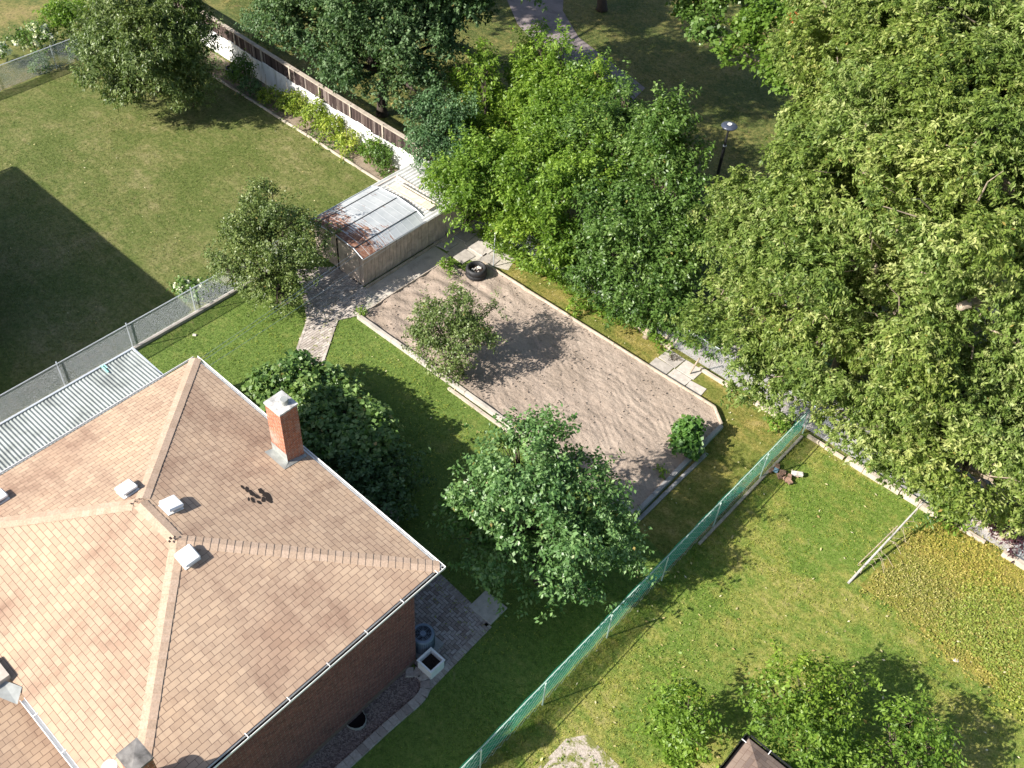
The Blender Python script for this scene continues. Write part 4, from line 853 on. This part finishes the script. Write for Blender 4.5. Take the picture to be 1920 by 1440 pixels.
# central row of saplings along the rear fence
def spire(px,py,y,n,r0,dy):
    return [loby(px+random.uniform(-4,4),py+dy*i,y-.12*i,r0*(.55+.45*i/max(1,n-1)),r0*.9) for i in range(n)]
random.seed(12)
kw=dict(dens=220,leaf=(.16,.075),per=11,twig=.38,upf=1.0,droop=.35,gap=-.45,shell=.55)
t1=spire(905,108,30.4,4,.7,26)+spire(860,140,30.2,3,.6,28)+[loby(880,265,29.0,1.3),loby(900,220,30.0,1.5),loby(850,250,29.8,1.2),loby(930,300,29.6,1.6),lob(880,330,3.2,1.5),lob(930,400,2.2,1.3),lob(870,395,2.4,1.0),lob(960,440,1.2,.9),lob(900,405,1.6,.8),lob(870,355,3.0,1.1)]
tree('elm_sapling','bright green tree next to the shed, with two short leaders','tree',(-22.6,29.2,0),t1,M['L_lime'],'bark',.12,stems=2,seed=41,**kw)
t2=spire(1010,72,32.3,5,.65,26)+spire(1048,88,32.2,5,.6,26)+spire(980,120,32.0,3,.8,28)+[loby(1010,190,32.0,1.6),loby(1070,200,32.0,1.4),loby(1110,170,32.1,.8),loby(1128,135,32.3,.4),loby(1050,280,31.7,1.8),lob(1000,330,4.0,1.5),lob(1080,370,3.5,1.6),lob(1010,430,2.3,1.3),lob(1060,470,1.8,1.2),lob(1010,480,1.0,.8)]+[loby(1055,225,30.6,1.3),loby(990,255,30.2,1.4),loby(1085,290,29.6,1.4),loby(1020,300,29.4,1.5),loby(1090,215,31,1.0),loby(1040,150,32,1.0),loby(1075,165,32,.8)]
tree('elm_sapling','tallest bright green tree, its twin leaders reaching the dark park','tree',(-19.4,31.1,0),t2,M['L_lime'],'bark',.14,stems=2,seed=43,**kw)
t3=[loby(1115,255,30.2,1.2),loby(1160,300,30,1.2),lob(1105,530,.8,.6),lob(1150,570,.8,.6),lob(1190,585,.7,.55),loby(1095,150,32.3,.7),loby(1120,200,32.3,.9),loby(1190,250,32.1,1.1),loby(1150,200,32.3,.7),loby(1168,172,32.3,.45),loby(1150,260,32.1,1.4),loby(1180,310,31.9,1.4),lob(1140,400,3.6,1.5),lob(1150,470,2.4,1.4),lob(1200,420,3.4,1.4),lob(1110,500,1.4,1.0),lob(1180,540,1.5,1.1),lob(1230,560,1.3,.9),lob(1090,520,1.0,.7)]
tree('elm_sapling','mid green tree third from the shed, in front of the clearing','tree',(-17.2,30.9,0),t3,M['L_lime2'],'bark',.12,stems=2,seed=47,tintbias=.05,**kw)
t4=[lob(1235,610,.8,.55),lob(1215,585,1.2,.6)]+spire(1250,200,30.6,3,.6,24)+[loby(1250,245,30.4,1.1),loby(1220,300,30.3,1.3),loby(1275,300,30.2,.95),lob(1250,370,4.0,1.3),lob(1225,400,3.4,1.3),lob(1220,450,2.8,1.4),lob(1275,410,3.4,1.0),lob(1280,450,3.0,1.1),lob(1260,480,2.4,1.3),lob(1290,500,2.0,1.0),lob(1270,520,1.8,1.2),lob(1290,590,1.2,.9),lob(1250,590,1.0,.8),lob(1320,640,.8,.7),lob(1280,610,.9,.7)]
tree('elm_sapling','dense mid green tree directly left of the lamp post','tree',(-14.6,26.9,0),t4,M['L_lime2'],'bark',.12,stems=2,seed=53,**kw)
# blue green tree left of the saplings, over the corrugated sheet
t5=[lob(800,215,3.6,.9),lob(830,265,3.0,.9),lob(800,270,2.8,.7),lob(805,305,2.4,.6),lob(840,330,2.2,.7),lob(840,200,4,1.0),lob(780,260,2.4,.5),lob(850,300,2.6,.9)]
tree('lilac_tree','blue green small leaved tree leaning over the white corrugated sheet','tree',(-26.3,27.6,0),t5,M['L_blue'],'bark',.1,dens=220,leaf=(.12,.075),per=10,twig=.35,droop=.4,gap=-.4,seed=59)
# dark trees behind the white fence
t6=[lob(560,30,5,1.8),lob(630,20,5.5,2.0),lob(700,30,6,2.2),lob(780,20,6.5,2.2),lob(850,10,6.5,1.6),lob(640,90,4.2,1.7),lob(690,130,3.8,1.5),lob(760,100,4.8,1.8),lob(820,80,5.5,1.4),lob(640,130,3.0,1.0),lob(780,170,3.6,1.0),lob(700,-60,8,3),lob(800,-60,8,3),lob(600,-50,7,2.4),lob(670,150,2.8,.7),lob(720,160,3.2,.8),(-38,33.5,9.5,2.2,1.8),(-34.5,35.5,10,1.8,1.5),(-40.5,35.5,9.5,2.4,2.0)]  # last lobes are unseen canopy, added to shade the park
tree('oak_tree','dark green tree with near black trunk behind the white fence','tree',(-33.65,29.6,0),t6,M['L_dark'],'darkbark',.28,dens=210,leaf=(.15,.10),per=9,twig=.35,droop=.35,gap=-.12,gapf=1.6,shell=.6,seed=61,limb_mat='darkbark')
p2=at(842,85); t7=[lob(860,-60,8,2.8),lob(930,-110,9,3),lob(760,-120,9,3),lob(830,-170,11,3.5)]
tree('oak_tree','tree at the top edge whose dark trunk stands by the park path','tree',p2,t7,M['L_dark'],'darkbark',.25,dens=45,leaf=(.2,.14),per=9,twig=.35,seed=67,gap=-.3)
p3=at(1128,18); t8=[(p3.x,p3.y,9,3.4,2.6),(p3.x-2.5,p3.y+1.5,8.5,3,2.4),(p3.x+2.5,p3.y-1,9.5,3,2.4),(p3.x-1,p3.y-3,9.0,2.8,2.3)]
tree('oak_tree','far park tree, only its lower trunk in view near top centre','tree',p3,t8,M['L_dark'],'darkbark',.3,dens=80,leaf=(.2,.14),per=9,twig=.35,seed=71,gap=-.3)
t9=[(-45,34,8,3.2,2.8),(-42,32,9,3,2.6),(-47,31,7.5,2.8,2.4)]  # unseen tree put in for its shadow behind the white fence
tree('oak_tree','tree past the top left corner casting the shade behind white fence','tree',(-45,34,0),t9,M['L_dark'],'darkbark',.3,dens=80,leaf=(.2,.14),per=9,twig=.35,seed=73,gap=-.3)
t10=[(-41,38.5,8,3.2,2.8),(-38.5,36.5,8.5,2.6,2.4)]  # crown out of view, added to darken the park ground
tree('oak_tree','tree above the top edge between the path and the white fence','tree',(-41,38.5,0),t10,M['L_dark'],'darkbark',.3,dens=80,leaf=(.2,.14),per=9,twig=.35,seed=79,gap=-.3)
# shrub behind white fence
t11=[lob(485,55,.9,.8,.8),lob(500,70,.8,.7,.7),lob(470,45,.9,.6,.7)]
tree('shrub','low blue green shrub behind the pale rail of the white fence','shrub',at(490,75),t11,M['L_blue'],'bark',.04,dens=230,leaf=(.13,.07),per=9,twig=.3,seed=83)
# pear tree top left
t12=[lob(250,60,4.2,1.9),lob(320,40,4.2,1.8),lob(220,110,3.2,1.6),lob(290,120,3.2,1.7),lob(345,90,3.2,1.5),lob(200,60,3.4,1.4),lob(240,165,1.9,1.1),lob(300,175,1.8,1.1),lob(190,140,1.9,1.0),lob(360,60,3,1.2),lob(300,10,4.6,1.6),lob(350,130,1.8,1.0),lob(250,20,4.2,1.5)]
tree('pear_tree','broad olive green pear tree at the top left by white fence','tree',at(300,170),t12,M['L_olive'],'bark',.18,dens=200,leaf=(.17,.065),per=12,twig=.38,droop=.7,gap=-.4,seed=89)
t13=[lob(360,150,1.9,.8),lob(345,180,1.2,.75),lob(385,185,1.0,.6),lob(375,160,1.5,.7)]
tree('plum_tree','small olive tree standing against the broad pear tree','tree',at(365,200),t13,M['L_olive'],'bark',.07,dens=210,leaf=(.13,.06),per=11,twig=.3,seed=97)
# fruit tree between the lawns
t14=[lob(500,385,3.0,.9),lob(470,430,2.6,1.0),lob(530,430,2.8,1.1),lob(580,450,2.4,.8),lob(440,480,2.0,.9),lob(500,480,2.2,1.1),lob(560,500,1.9,1.0),lob(520,550,1.3,.8),lob(480,530,1.4,.7),lob(425,510,1.5,.5),lob(540,570,1.0,.55),lob(500,365,3.2,.4)]
tree('apple_tree','olive leaved fruit tree beside the shed at the fence end','tree',at(530,570),t14,M['L_olive'],'bark',.10,dens=300,leaf=(.11,.06),per=10,twig=.28,gap=-.3,gapf=2.2,seed=101)
# small tree in the bed
t15=[lob(850,590,2.3,.75),lob(820,620,1.9,.75),lob(880,620,2.0,.7),lob(800,640,1.5,.6),lob(860,650,1.6,.8),lob(830,685,1.0,.5),lob(905,640,1.7,.4),lob(800,585,2.1,.45),lob(855,555,2.6,.35),lob(900,590,2.1,.35),lob(845,700,.8,.4),lob(925,575,2.2,.15),lob(780,640,1.4,.35)]
tree('young_fruit_tree','small sparse olive green tree growing in the bare soil bed','tree',at(868,706),t15,M['L_olive'],'bark',.05,dens=460,leaf=(.10,.055),per=9,twig=.24,gap=-.3,gapf=3.0,seed=103,tintbias=.05)
# cherry
t16=[lob(1010,860,4.2,1.2),lob(960,880,3.7,1.0),lob(1070,900,3.6,1.1),lob(1000,940,3.6,1.3),lob(1090,960,3.0,1.2),lob(920,930,3.0,1.1),lob(1040,1020,2.8,1.3),lob(1130,1010,2.3,1.0),lob(950,1010,2.5,1.1),lob(890,980,2.2,1.0),lob(1000,1060,1.6,.8),lob(1075,1085,1.4,.8),lob(935,1045,1.5,.8),lob(885,1020,1.5,.75),lob(1160,1030,1.8,.5),lob(960,815,4.3,.45),lob(1000,805,4.2,.35),lob(1085,850,3.9,.4),lob(870,900,2.8,.4)]
tree('cherry_tree','leafy green tree half in sun between the house and green fence','tree',at(1010,1090),t16,M['L_cherry'],'bark',.14,dens=230,leaf=(.145,.08),per=11,twig=.40,droop=.5,gap=-.15,gapf=2.1,shell=.6,upf=.3,seed=107)
# shrubs behind the house
hz=dict(shoots=.03,dens=230,leaf=(.18,.15),per=7,twig=.28,droop=.4,flat=.5,gap=-.5)
tree('grape_arbour','leafy vine mound behind the chimney','shrub',at(560,760),[lob(520,730,1.1,.75,.7),lob(560,712,1.1,.8,.7),lob(590,760,1.2,.9,.7),lob(540,780,1.2,.9,.7),lob(612,725,1.0,.65,.6),lob(490,735,1.0,.5,.6),lob(595,820,1.2,1.0,.7)],M['L_hazel'],'bark',.05,seed=109,**hz)['label']='large leaved vine mound at the near end of the hedge, behind chimney'
tree('grape_arbour','','shrub',at(670,830),[lob(640,745,.9,.6,.6),lob(650,780,1.1,.85,.7),lob(690,805,1.1,.8,.7),lob(650,850,1.2,1.0,.7),lob(705,850,1.1,.8,.7),lob(715,815,.9,.5,.6)],M['L_hazel'],'bark',.05,seed=113,**hz)['label']='vine mound with yellowing leaves at the middle of the hedge'
tree('shrub','','shrub',at(700,930),[lob(690,910,1.1,.9,.7),lob(740,890,1.0,.7,.7),lob(720,950,.9,.8,.6),lob(660,900,1.2,.7,.7)],M['L_dark'],'bark',.04,dens=170,leaf=(.15,.1),per=8,twig=.3,seed=127)['label']='dark shrub in shade at the far end of the hedge by the gutter'
tree('shrub','low green bush in shade between hedge and leafy tree','shrub',at(750,900),[lob(750,893,.4,.35,.35)],M['L_lime2'],'bark',.02,dens=260,leaf=(.12,.08),per=7,twig=.2,seed=131)
# fig and small plants in the bed
tree('fig_bush','broad leaved green bush near the cut corner of the bed','shrub',at(1297,845,.1),[lob(1288,808,.80,.32,.3),lob(1276,835,.6,.26,.25),lob(1297,838,.5,.25,.25),lob(1300,800,.85,.22,.2),lob(1285,825,.7,.3,.3)],M['L_fig'],'bark',.03,dens=330,leaf=(.19,.16),per=6,twig=.2,flat=.4,seed=137,gap=-.6,shoots=0)
for i,(px,py,r_,lab) in enumerate(((838,500,.22,'young bright green plant beside the short board by the tyre planter'),(845,517,.14,'tiny bright green seedling just below the young plant'),(1240,888,.13,'small bright green seedling near the lower corner of the bed'),(676,588,.15,'small weed at the near corner where bed and path meet'),(930,455,.2,'green weed at the foot of the saplings by the slabs'),(1080,580,.28,'leafy weed in the dry strip along the bed edging'),(1455,800,.30,'yellow green weed cluster by the low pale board'))):
    p=at(px,py,.15); tree('small_plant',lab,'plant',at(px,py),[(p.x,p.y,.2+r_*.4,r_,r_)],M['L_lime'],'bark',.01,dens=420,leaf=(.11,.06),per=6,twig=.12,seed=139+i,branch_r=.004,gap=-.8)
# garden strip plants
kinds=[(455,160,.55,.9,'L_lime2','tall green bean plant beside the dark blue bin'),(470,175,.4,.6,'L_blue','blue green bean plant under the white panel'),(500,190,.35,.35,'L_yellow','low yellow green plant nearest the shade of the trees'),(540,205,.42,.55,'L_yellow','yellow green tomato plant, first of the tall row'),(562,212,.42,.6,'L_yellow','yellow green tomato plant, second of the tall row'),(595,232,.5,.65,'L_yellow','fullest yellow green tomato plant in the row'),(625,258,.5,.65,'L_yellow','yellow tomato plant with orange tinged leaves'),(652,280,.42,.5,'L_yellow','shorter yellow green tomato plant right of the orange one'),(698,298,.48,.55,'L_lime','fresh green bush near the shed corner'),(728,304,.42,.6,'L_lime2','darker green bush touching the shed corner')]
for i,(px,py,r_,h,mt,lab) in enumerate(kinds):
    h*=1.45; q=at(px,py+3,0); 
    if q.y>26.45: q.y=26.45
    def stk(root,q=q,h=h,i=i):
        b=MB()
        for k in range(3):
            x_=q.x+random.uniform(-.35,.35); y_=min(26.75,q.y+random.uniform(0,.35)); b.tube([(x_,y_,0),(x_+random.uniform(-.08,.08),y_+.02,h+random.uniform(.5,1.0))],.010,4)
        b.build('stake',M['greywood'],root)
    tree('tomato_plant' if mt=='L_yellow' else 'garden_plant',lab,'plant',q,[(q.x,q.y,h*.55,r_,h*.55),(q.x+.1,q.y+.1,h*.95,r_*.7,h*.4)],M[mt],'bark',.015,dens=290,leaf=(.13,.075),per=8,twig=.22,seed=151+i,branch_r=.006,extra=stk,group='garden plants along the white fence',gap=-.6)
# top left shrubs and flowers
tree('shrub','bright green round bush behind the top left wire fence','shrub',at(128,60),[lob(128,30,1.2,.9,.9),lob(105,42,.9,.7,.7),lob(150,42,.9,.7,.8)],M['L_lime'],'bark',.05,dens=230,leaf=(.14,.08),per=9,twig=.3,seed=171)
tree('shrub','green bush half hidden behind the pear tree at top left','shrub',at(185,35),[lob(190,10,1.3,.9,.9),lob(175,30,1,.8,.8),lob(205,-10,1.4,.9,.9),lob(230,5,1.2,.8,.8)],M['L_lime'],'bark',.05,dens=230,leaf=(.14,.08),per=9,twig=.3,seed=173)
def flow(sd_,lobes):
    def f(root):
        V,C,P,nl=foliage_arrays(lobes,95,(.13,.13),9,.10,star=True,seed=sd_,flat=.4); put_leaves('flower_heads',V,C,M['L_white'],root)
    return f
fl=[lob(65,68,.9,.75,.7),lob(45,75,.7,.5,.5),lob(85,72,.7,.5,.5)]
tree('hydrangea','white flowering bush by the top left wire fence','shrub',at(65,90),[(a,b_,c_-.05,d_*.9,e*.9) for a,b_,c_,d_,e in fl],M['L_lime2'],'bark',.03,dens=190,leaf=(.13,.08),per=8,twig=.25,seed=177,extra=flow(178,fl))
fl2=[lob(-2,95,.8,.5,.6)]
tree('hydrangea','white flowering bush cut by the left edge','shrub',at(0,110),[(a,b_,c_-.05,d_*.9,e*.9) for a,b_,c_,d_,e in fl2],M['L_lime2'],'bark',.03,dens=190,leaf=(.13,.08),per=8,twig=.25,seed=179,extra=flow(180,fl2))
for i,(px,py,h,lab) in enumerate(((78,118,.9,'pale green climber on the top left wire fence, nearer the edge'),(152,92,.8,'pale green climber on the top left wire fence, beside pear tree'))):
    q=at(px,py+14,0); tree('climbing_plant',lab,'plant',q,[(q.x,q.y,h*.6,.3,h*.5),(q.x,q.y-.15,.25,.4,.25)],M['L_hazel'],'bark',.012,dens=220,leaf=(.11,.08),per=6,twig=.18,seed=183+i,branch_r=.006)
q=at(362,565); fl3=[(q.x-.5,q.y,.35,.5,.3),(q.x-.1,q.y+.3,.35,.45,.3)]
tree('hydrangea','pale leaved low bush behind the galvanised wire fence','shrub',q,fl3,M['L_hazel'],'bark',.02,dens=200,leaf=(.13,.09),per=7,twig=.2,seed=187,extra=flow(188,[(a,b_,c_+.1,d_*.6,e) for a,b_,c_,d_,e in fl3]))
# vine and purple shrub by the rear fence
tree('climbing_plant','bright green vine covering the rear wire fence beside dark shrub','plant',at(1770,975),[lob(1765,925,.9,.45,.6),lob(1785,950,.6,.4,.5),lob(1795,985,.3,.35,.3),lob(1750,915,1.0,.35,.4)],M['L_lime'],'bark',.02,dens=260,leaf=(.15,.07),per=9,twig=.25,seed=191,tintbias=.1)
tree('purple_shrub','dark purple leaved shrub pushing through the rear wire fence','shrub',at(1880,1010),[lob(1875,975,.9,.6,.6),lob(1860,995,.6,.5,.5),lob(1890,1010,.5,.5,.4),lob(1900,970,.9,.45,.5)],M['L_purple'],'darkbark',.03,dens=260,leaf=(.16,.06),per=10,twig=.28,seed=193)
# bottom right trees
bt=dict(dens=190,leaf=(.14,.06),per=11,twig=.36,droop=.3,upf=.7,gap=-.35,shell=.55)
tree('plum_tree','bright green small tree left of the brown shingled shed corner','tree',at(1310,1400),[lob(1290,1325,1.7,.6),lob(1262,1350,1.3,.42),lob(1325,1335,1.5,.4),lob(1300,1375,1.1,.55),lob(1350,1330,1.2,.25),lob(1275,1385,.9,.4)],M['L_lime'],'bark',.05,seed=197,**bt)
tree('plum_tree','largest bright green tree beside the brown shingled shed corner','tree',at(1530,1400),[lob(1500,1285,2.4,.7),lob(1455,1305,2.2,.55),lob(1548,1280,2.1,.55),lob(1455,1355,2.0,.65),lob(1520,1345,2.2,.85),lob(1575,1330,1.8,.5),lob(1500,1415,1.8,.8),lob(1560,1400,1.6,.6),lob(1590,1285,1.8,.25),lob(1630,1280,1.6,.15),lob(1550,1455,1.5,.8)],M['L_lime'],'bark',.09,seed=199,**bt)
tree('plum_tree','bright green tree cut by the bottom edge, rightmost of three','tree',at(1730,1460),[lob(1690,1355,2.0,.42),lob(1665,1390,1.9,.55),lob(1730,1395,1.8,.6),lob(1755,1430,1.5,.45),lob(1700,1440,1.6,.75),lob(1705,1340,2.0,.22),lob(1650,1440,1.5,.6),lob(1770,1385,1.6,.2)],M['L_lime'],'bark',.08,seed=211,**bt)

# ================================================================== SMALL THINGS
# pole leaning on the rear fence with its vine
a=at(1590,1094); c=Vector((-2.35,Y_B-.02,1.28)); lpz=empty('leaning_pole',a); tag(lpz,'long pale pole leaning up to the rear fence over dry weeds','pole')
MB().tube([a,a.lerp(c,.5)+Vector((0,0,.02)),c],[.045,.033,.025],8).build('pole',plain('weathered_grey_pole',(.42,.40,.37),.8,.2,var=.3),lpz)
MB().tube([a+Vector((-.12,.9,.0)),a.lerp(c,.55)+Vector((-.08,0,.02))],.02,6).build('brace',M['palebark'],lpz)
V,C,P,nl=foliage_arrays([tuple(a.lerp(c,.55)+Vector((.35,0,-.1)))+(.35,.25),tuple(a.lerp(c,.75)+Vector((.3,0,-.2)))+(.3,.3)],120,(.15,.05),8,.2,seed=5,gap=-.1); put_leaves('vine_leaves',V,C,M['L_lime2'],lpz)
b=MB(); rnd=random.Random(8)
for k in range(26):
    t=rnd.uniform(.15,.95); p=a.lerp(c,t); e=p+Vector((rnd.uniform(-.3,.7),rnd.uniform(-.5,.5),rnd.uniform(-.3,.25))); e.z=max(.03,e.z); b.tube([p,p.lerp(e,.5)+Vector((0,0,.1)),e],.007,4)
b.build('dry_stems',M['palebark'],lpz)
# rubble by the green fence
q=at(1470,890); random.seed(9); 
rp_=empty('rubble_pile',q); tag(rp_,'small pile of broken bricks on grass beside the green mesh fence','rubble')
b=MB()
for k in range(9): b=MB(); b.box((q.x+random.uniform(-.40,.40),q.y+random.uniform(-.3,.35),.06+random.uniform(0,.10)),(random.uniform(.2,.38),random.uniform(.12,.2),.09),random.uniform(0,3)); b.build('brick',M['redstone'],rp_,bevel=.012)
MB().box((q.x+.35,q.y+.25,.14),(.40,.16,.12),.6).build('block',M['stone'],rp_,bevel=.012)
MB().box((q.x-.28,q.y-.15,.14),(.16,.2,.03),.2).build('plastic_scrap',M['bluetarp'],rp_)
# logs and stumps by the slabs
q=at(1245,648); lg=empty('log_pile',q); tag(lg,'short split logs leaning by the concrete slabs under the saplings','logs')
for k in range(5):
    o=Vector((k*.13-.25,random.uniform(-.1,.1),0)); MB().tube([q+o+Vector((0,0,.02)),q+o+Vector((.10,.35,.42))],.05,7).build('log',M['palebark'],lg)
q=at(1212,632); o=MB().tube([q-Vector((0,0,.1)),q+Vector((0,.03,.25)),q+Vector((.05,.2,.9)),q+Vector((.1,.4,1.9))],[.19,.14,.12,.10],9).build('tree_stem',M['palebark'],None,smooth=True); tag(o,'pale leaning stem at the foot of the saplings left of the logs','trunk')
q=at(1262,672); b=MB()
for k in range(24): 
    an=random.uniform(0,6.28); e=q+Vector((.45*math.cos(an)*random.random(),.45*math.sin(an)*random.random(),random.uniform(.05,.25))); b.tube([q+Vector((random.uniform(-.2,.2),random.uniform(-.2,.2),.03)),e],.008,4)
tag(b.build('brushwood',M['bark'],None),'heap of cut dark twigs on the rear concrete slabs','twigs')
# blue bin by the white fence
q=at(436,146); bn=empty('garden_bin',q); tag(bn,'dark blue bin in the shade under the white fence','bin'); b=MB(); b.lathe(q,[(.22,0),(.27,.55),(.29,.56),(.29,.6),(.24,.6)],20); b.build('barrel',M['blue'],bn,smooth=False); MB().lathe(q,[(0,.52),(.26,.52)],20).build('contents',M['dark'],bn); MB().box(q+Vector((.2,-.12,.68)),(.12,.1,.12)).build('lid_knob',M['white'],bn)
# white pieces in shade behind the house
for i,(px,py,lab) in enumerate(((676,842,'small white object in shade at the foot of the vine mound'),(655,870,'small white plastic scrap among the dark shrub leaves'))):
    q=at(px,py,.9); tag(MB().box(q,(.16,.1,.05),.5).build('plastic_scrap',M['white'],None,bevel=.01),lab,'scrap')
# pale stones on the soil edge
for i,(px,py,lab) in enumerate(((1162,938,'white stone on the near edging of the bed'),(1792,1238,'large pale dry leaf rosette on the right lawn'),(365,628,'grey flat stone on the lawn near carport'))):
    q=at(px,py,.03 if i else .2); b=MB().box(q,(.16,.11,.06),.6); tag(b.build('pale_stone',M['stone'],None,bevel=.02),lab,'stone')

# ================================================================== GROUND STUFF
random.seed(20)
foot=[bed,path,patio,gb]
view=lambda pts:[tuple(at(*p).xy) for p in pts]
grass('lawn_grass','short olive and straw coloured grass of the left lawn',rect(-48.4,-1,X_L-.1,25.5),420,.04,.010,M['left_b'],301)
grass('lawn_grass','fresh green grass behind the brick house',rect(X_L+.2,2,X_R-.1,24.7),560,.06,.010,M['back_b'],302,avoid=foot+[east,rect(-22,0,-10.6,10.2),rect(-27.8,0,-22,10.2),rect(-27.6,20.1,-23.3,26)])
grass('lawn_grass','dry yellowish grass strip round the raised bed',strip,520,.06,.010,M['strip_b'],303,avoid=[bed,rect(-13.4,24.8,-11.0,26.3)])
grass('lawn_grass','dry yellowish grass between the bed and green mesh fence',east,520,.06,.010,M['strip_b'],304,avoid=[bed])
rv=[tuple(at(*p).xy) for p in ((860,1460),(1530,830),(1760,985),(1990,1110),(1990,1500))]
grass('lawn_grass','yellowing green grass of the right lawn',rv,560,.055,.010,M['right_b'],305,avoid=[[(p.x,p.y) for p in bp]])
grass('park_grass','shaded and sunlit park grass beyond the trees',[tuple(at(*p).xy) for p in ((360,-60),(560,170),(900,300),(1300,420),(1560,330),(1500,-60))],130,.07,.016,M['park_b'],306,avoid=[[(p.x,p.y) for p in pk]])
grass('grass_tufts','long loose grass growing along the green mesh fence',[(X_R+.05,8),(X_R+.45,8),(X_R+.45,26),(X_R+.05,26)],350,.12,.012,M['right_b'],309)
# weeds: dense leafy groundcover at right, and by the bottom
def cover(name,label,area,n,mat,leaf,h,seed,cat='groundcover'):
    g=np.random.default_rng(seed); xs=[p[0] for p in area]; ys=[p[1] for p in area]; x=g.uniform(min(xs)-.5,max(xs)+.5,n); y=g.uniform(min(ys)-.5,max(ys)+.5,n); k=inpoly(x+g.normal(size=n)*.28,y+g.normal(size=n)*.28,area); P=np.stack([x,y,np.zeros(n)],1)[k]
    P=P[wob(P,1.4,seed)>-.35]; hh=h*(.3+g.random(len(P)))*(1+.5*wob(P,2.0,seed+1)); P[:,2]=hh; m_=len(P); kk=4
    ld=g.normal(size=(m_,kk,3)); ld[...,2]=np.abs(ld[...,2])*.35; ld=nrm(ld); wv=nrm(np.cross(ld,np.array([0,0,1.])+g.normal(size=(m_,kk,3))*.35)); s_=leaf[0]*(.6+.7*g.random((m_,kk,1))); w_=leaf[1]*(.6+.7*g.random((m_,kk,1)))
    b0_=P[:,None,:]+g.normal(size=(m_,kk,3))*.02; V=np.stack([b0_,b0_+ld*s_*.5+wv*w_*.5,b0_+ld*s_,b0_+ld*s_*.5-wv*w_*.5],2).reshape(-1,3); V[:,2]=np.maximum(V[:,2],.01)
    nl=m_*kk; C=np.stack([np.clip(g.normal(.5,.22,nl),0,1),g.random(nl),np.clip(np.repeat(wob(P,.8,seed),kk)+.4,0,1),np.ones(nl)],1); o=put_leaves(name,V,np.repeat(C,4,axis=0),mat); tag(o,label,cat,kind='stuff'); return o
cover('groundcover','dry orange yellow weeds covering the corner of the right garden',gcp,9000,M['L_dry'],(.07,.04),.04,401)
lush=[tuple(at(*p).xy) for p in ((1740,1160),(1850,1080),(1930,1060),(2000,1200),(2000,1340),(1900,1330),(1800,1240))]
cover('groundcover','lush green weeds at the right edge of the picture',lush,7000,M['L_lush'],(.10,.055),.05,402)
cover('groundcover','clover and broad weeds by the bottom of the right lawn',[tuple(at(*p).xy) for p in ((1240,1360),(1260,1300),(1300,1300),(1300,1440),(1250,1440))],2600,M['L_lime'],(.12,.07),.12,403)
cover('groundcover','scattered weeds at the foot of the white fence',rect(-46,25.7,-28.5,26.8),2600,M['L_lime2'],(.12,.06),.10,404)
cover('groundcover','leafy weeds under the saplings along the rear fence',rect(-23.5,25.9,-13.5,28.2),9000,M['L_lime'],(.13,.06),.18,405)
cover('groundcover','weeds growing in the bare concrete patch',[(p.x,p.y) for p in bp],160,M['L_lime'],(.07,.04),.03,406)
cover('groundcover','undergrowth below the big tree behind the rear fence',rect(-13,29.2,6,34),14000,M['L_blue'],(.16,.07),.25,407)
cover('lawn_weeds','small broad leaved weeds dotted through the right lawn',rv,7000,M['L_lush'],(.05,.03),.03,408,'weeds')
cover('lawn_weeds','small weeds dotted through the left lawn',rect(-46,9,-28.4,25.4),5000,M['L_olive'],(.045,.028),.025,409,'weeds')
cover('lawn_weeds','clover dotted through the lawn behind the brick house',rect(-26,11.5,-9,18.5),3500,M['L_lush'],(.045,.03),.03,410,'weeds')
def litter(area,n,seed,label,s_=.045):
    g=np.random.default_rng(seed); xs=[p[0] for p in area]; ys=[p[1] for p in area]; x=g.uniform(min(xs),max(xs),n); y=g.uniform(min(ys),max(ys),n); k=inpoly(x,y,area); x=x[k];y=y[k]; b=MB(); random.seed(seed)
    for a_,c_ in zip(x,y):
        th=random.uniform(0,6.28); l=s_*random.uniform(.5,1.8); w_=l*random.uniform(.3,.6); d=Vector((math.cos(th),math.sin(th),random.uniform(-.1,.3))); e=Vector((-d.y,d.x,0)); p=Vector((a_,c_,.055)); b.face([p-d*l,p+e*w_,p+d*l,p-e*w_])
    o=b.build('leaf_litter',M['litter'],None); tag(o,label,'fallen leaves',kind='stuff')
litter(rect(-46,10,-29,25.4),130,501,'pale fallen leaves scattered on the left lawn',.03)
litter(rv,420,502,'pale dry leaves scattered over the right lawn',.04)
litter(rect(-22,15.5,X_R-.2,26),260,503,'fallen leaves and straw on the rear lawn and strip',.03)
o=MB(); random.seed(33)
for k in range(700):
    x_=random.uniform(min(xs),max(xs)); y_=random.uniform(min(ys),max(ys))
    if inpoly(np.array([x_]),np.array([y_]),bed)[0]: s_=random.uniform(.015,.05); o.box((x_,y_,.12+random.uniform(0,.03)),(s_,s_*.8,s_*.7),random.uniform(0,3))
tag(o.build('soil_clods',M['soil'],None),'small clods and pebbles on the raked soil','clods',kind='stuff')
print('LEAVES',NL,'OBJECTS',len(bpy.data.objects))
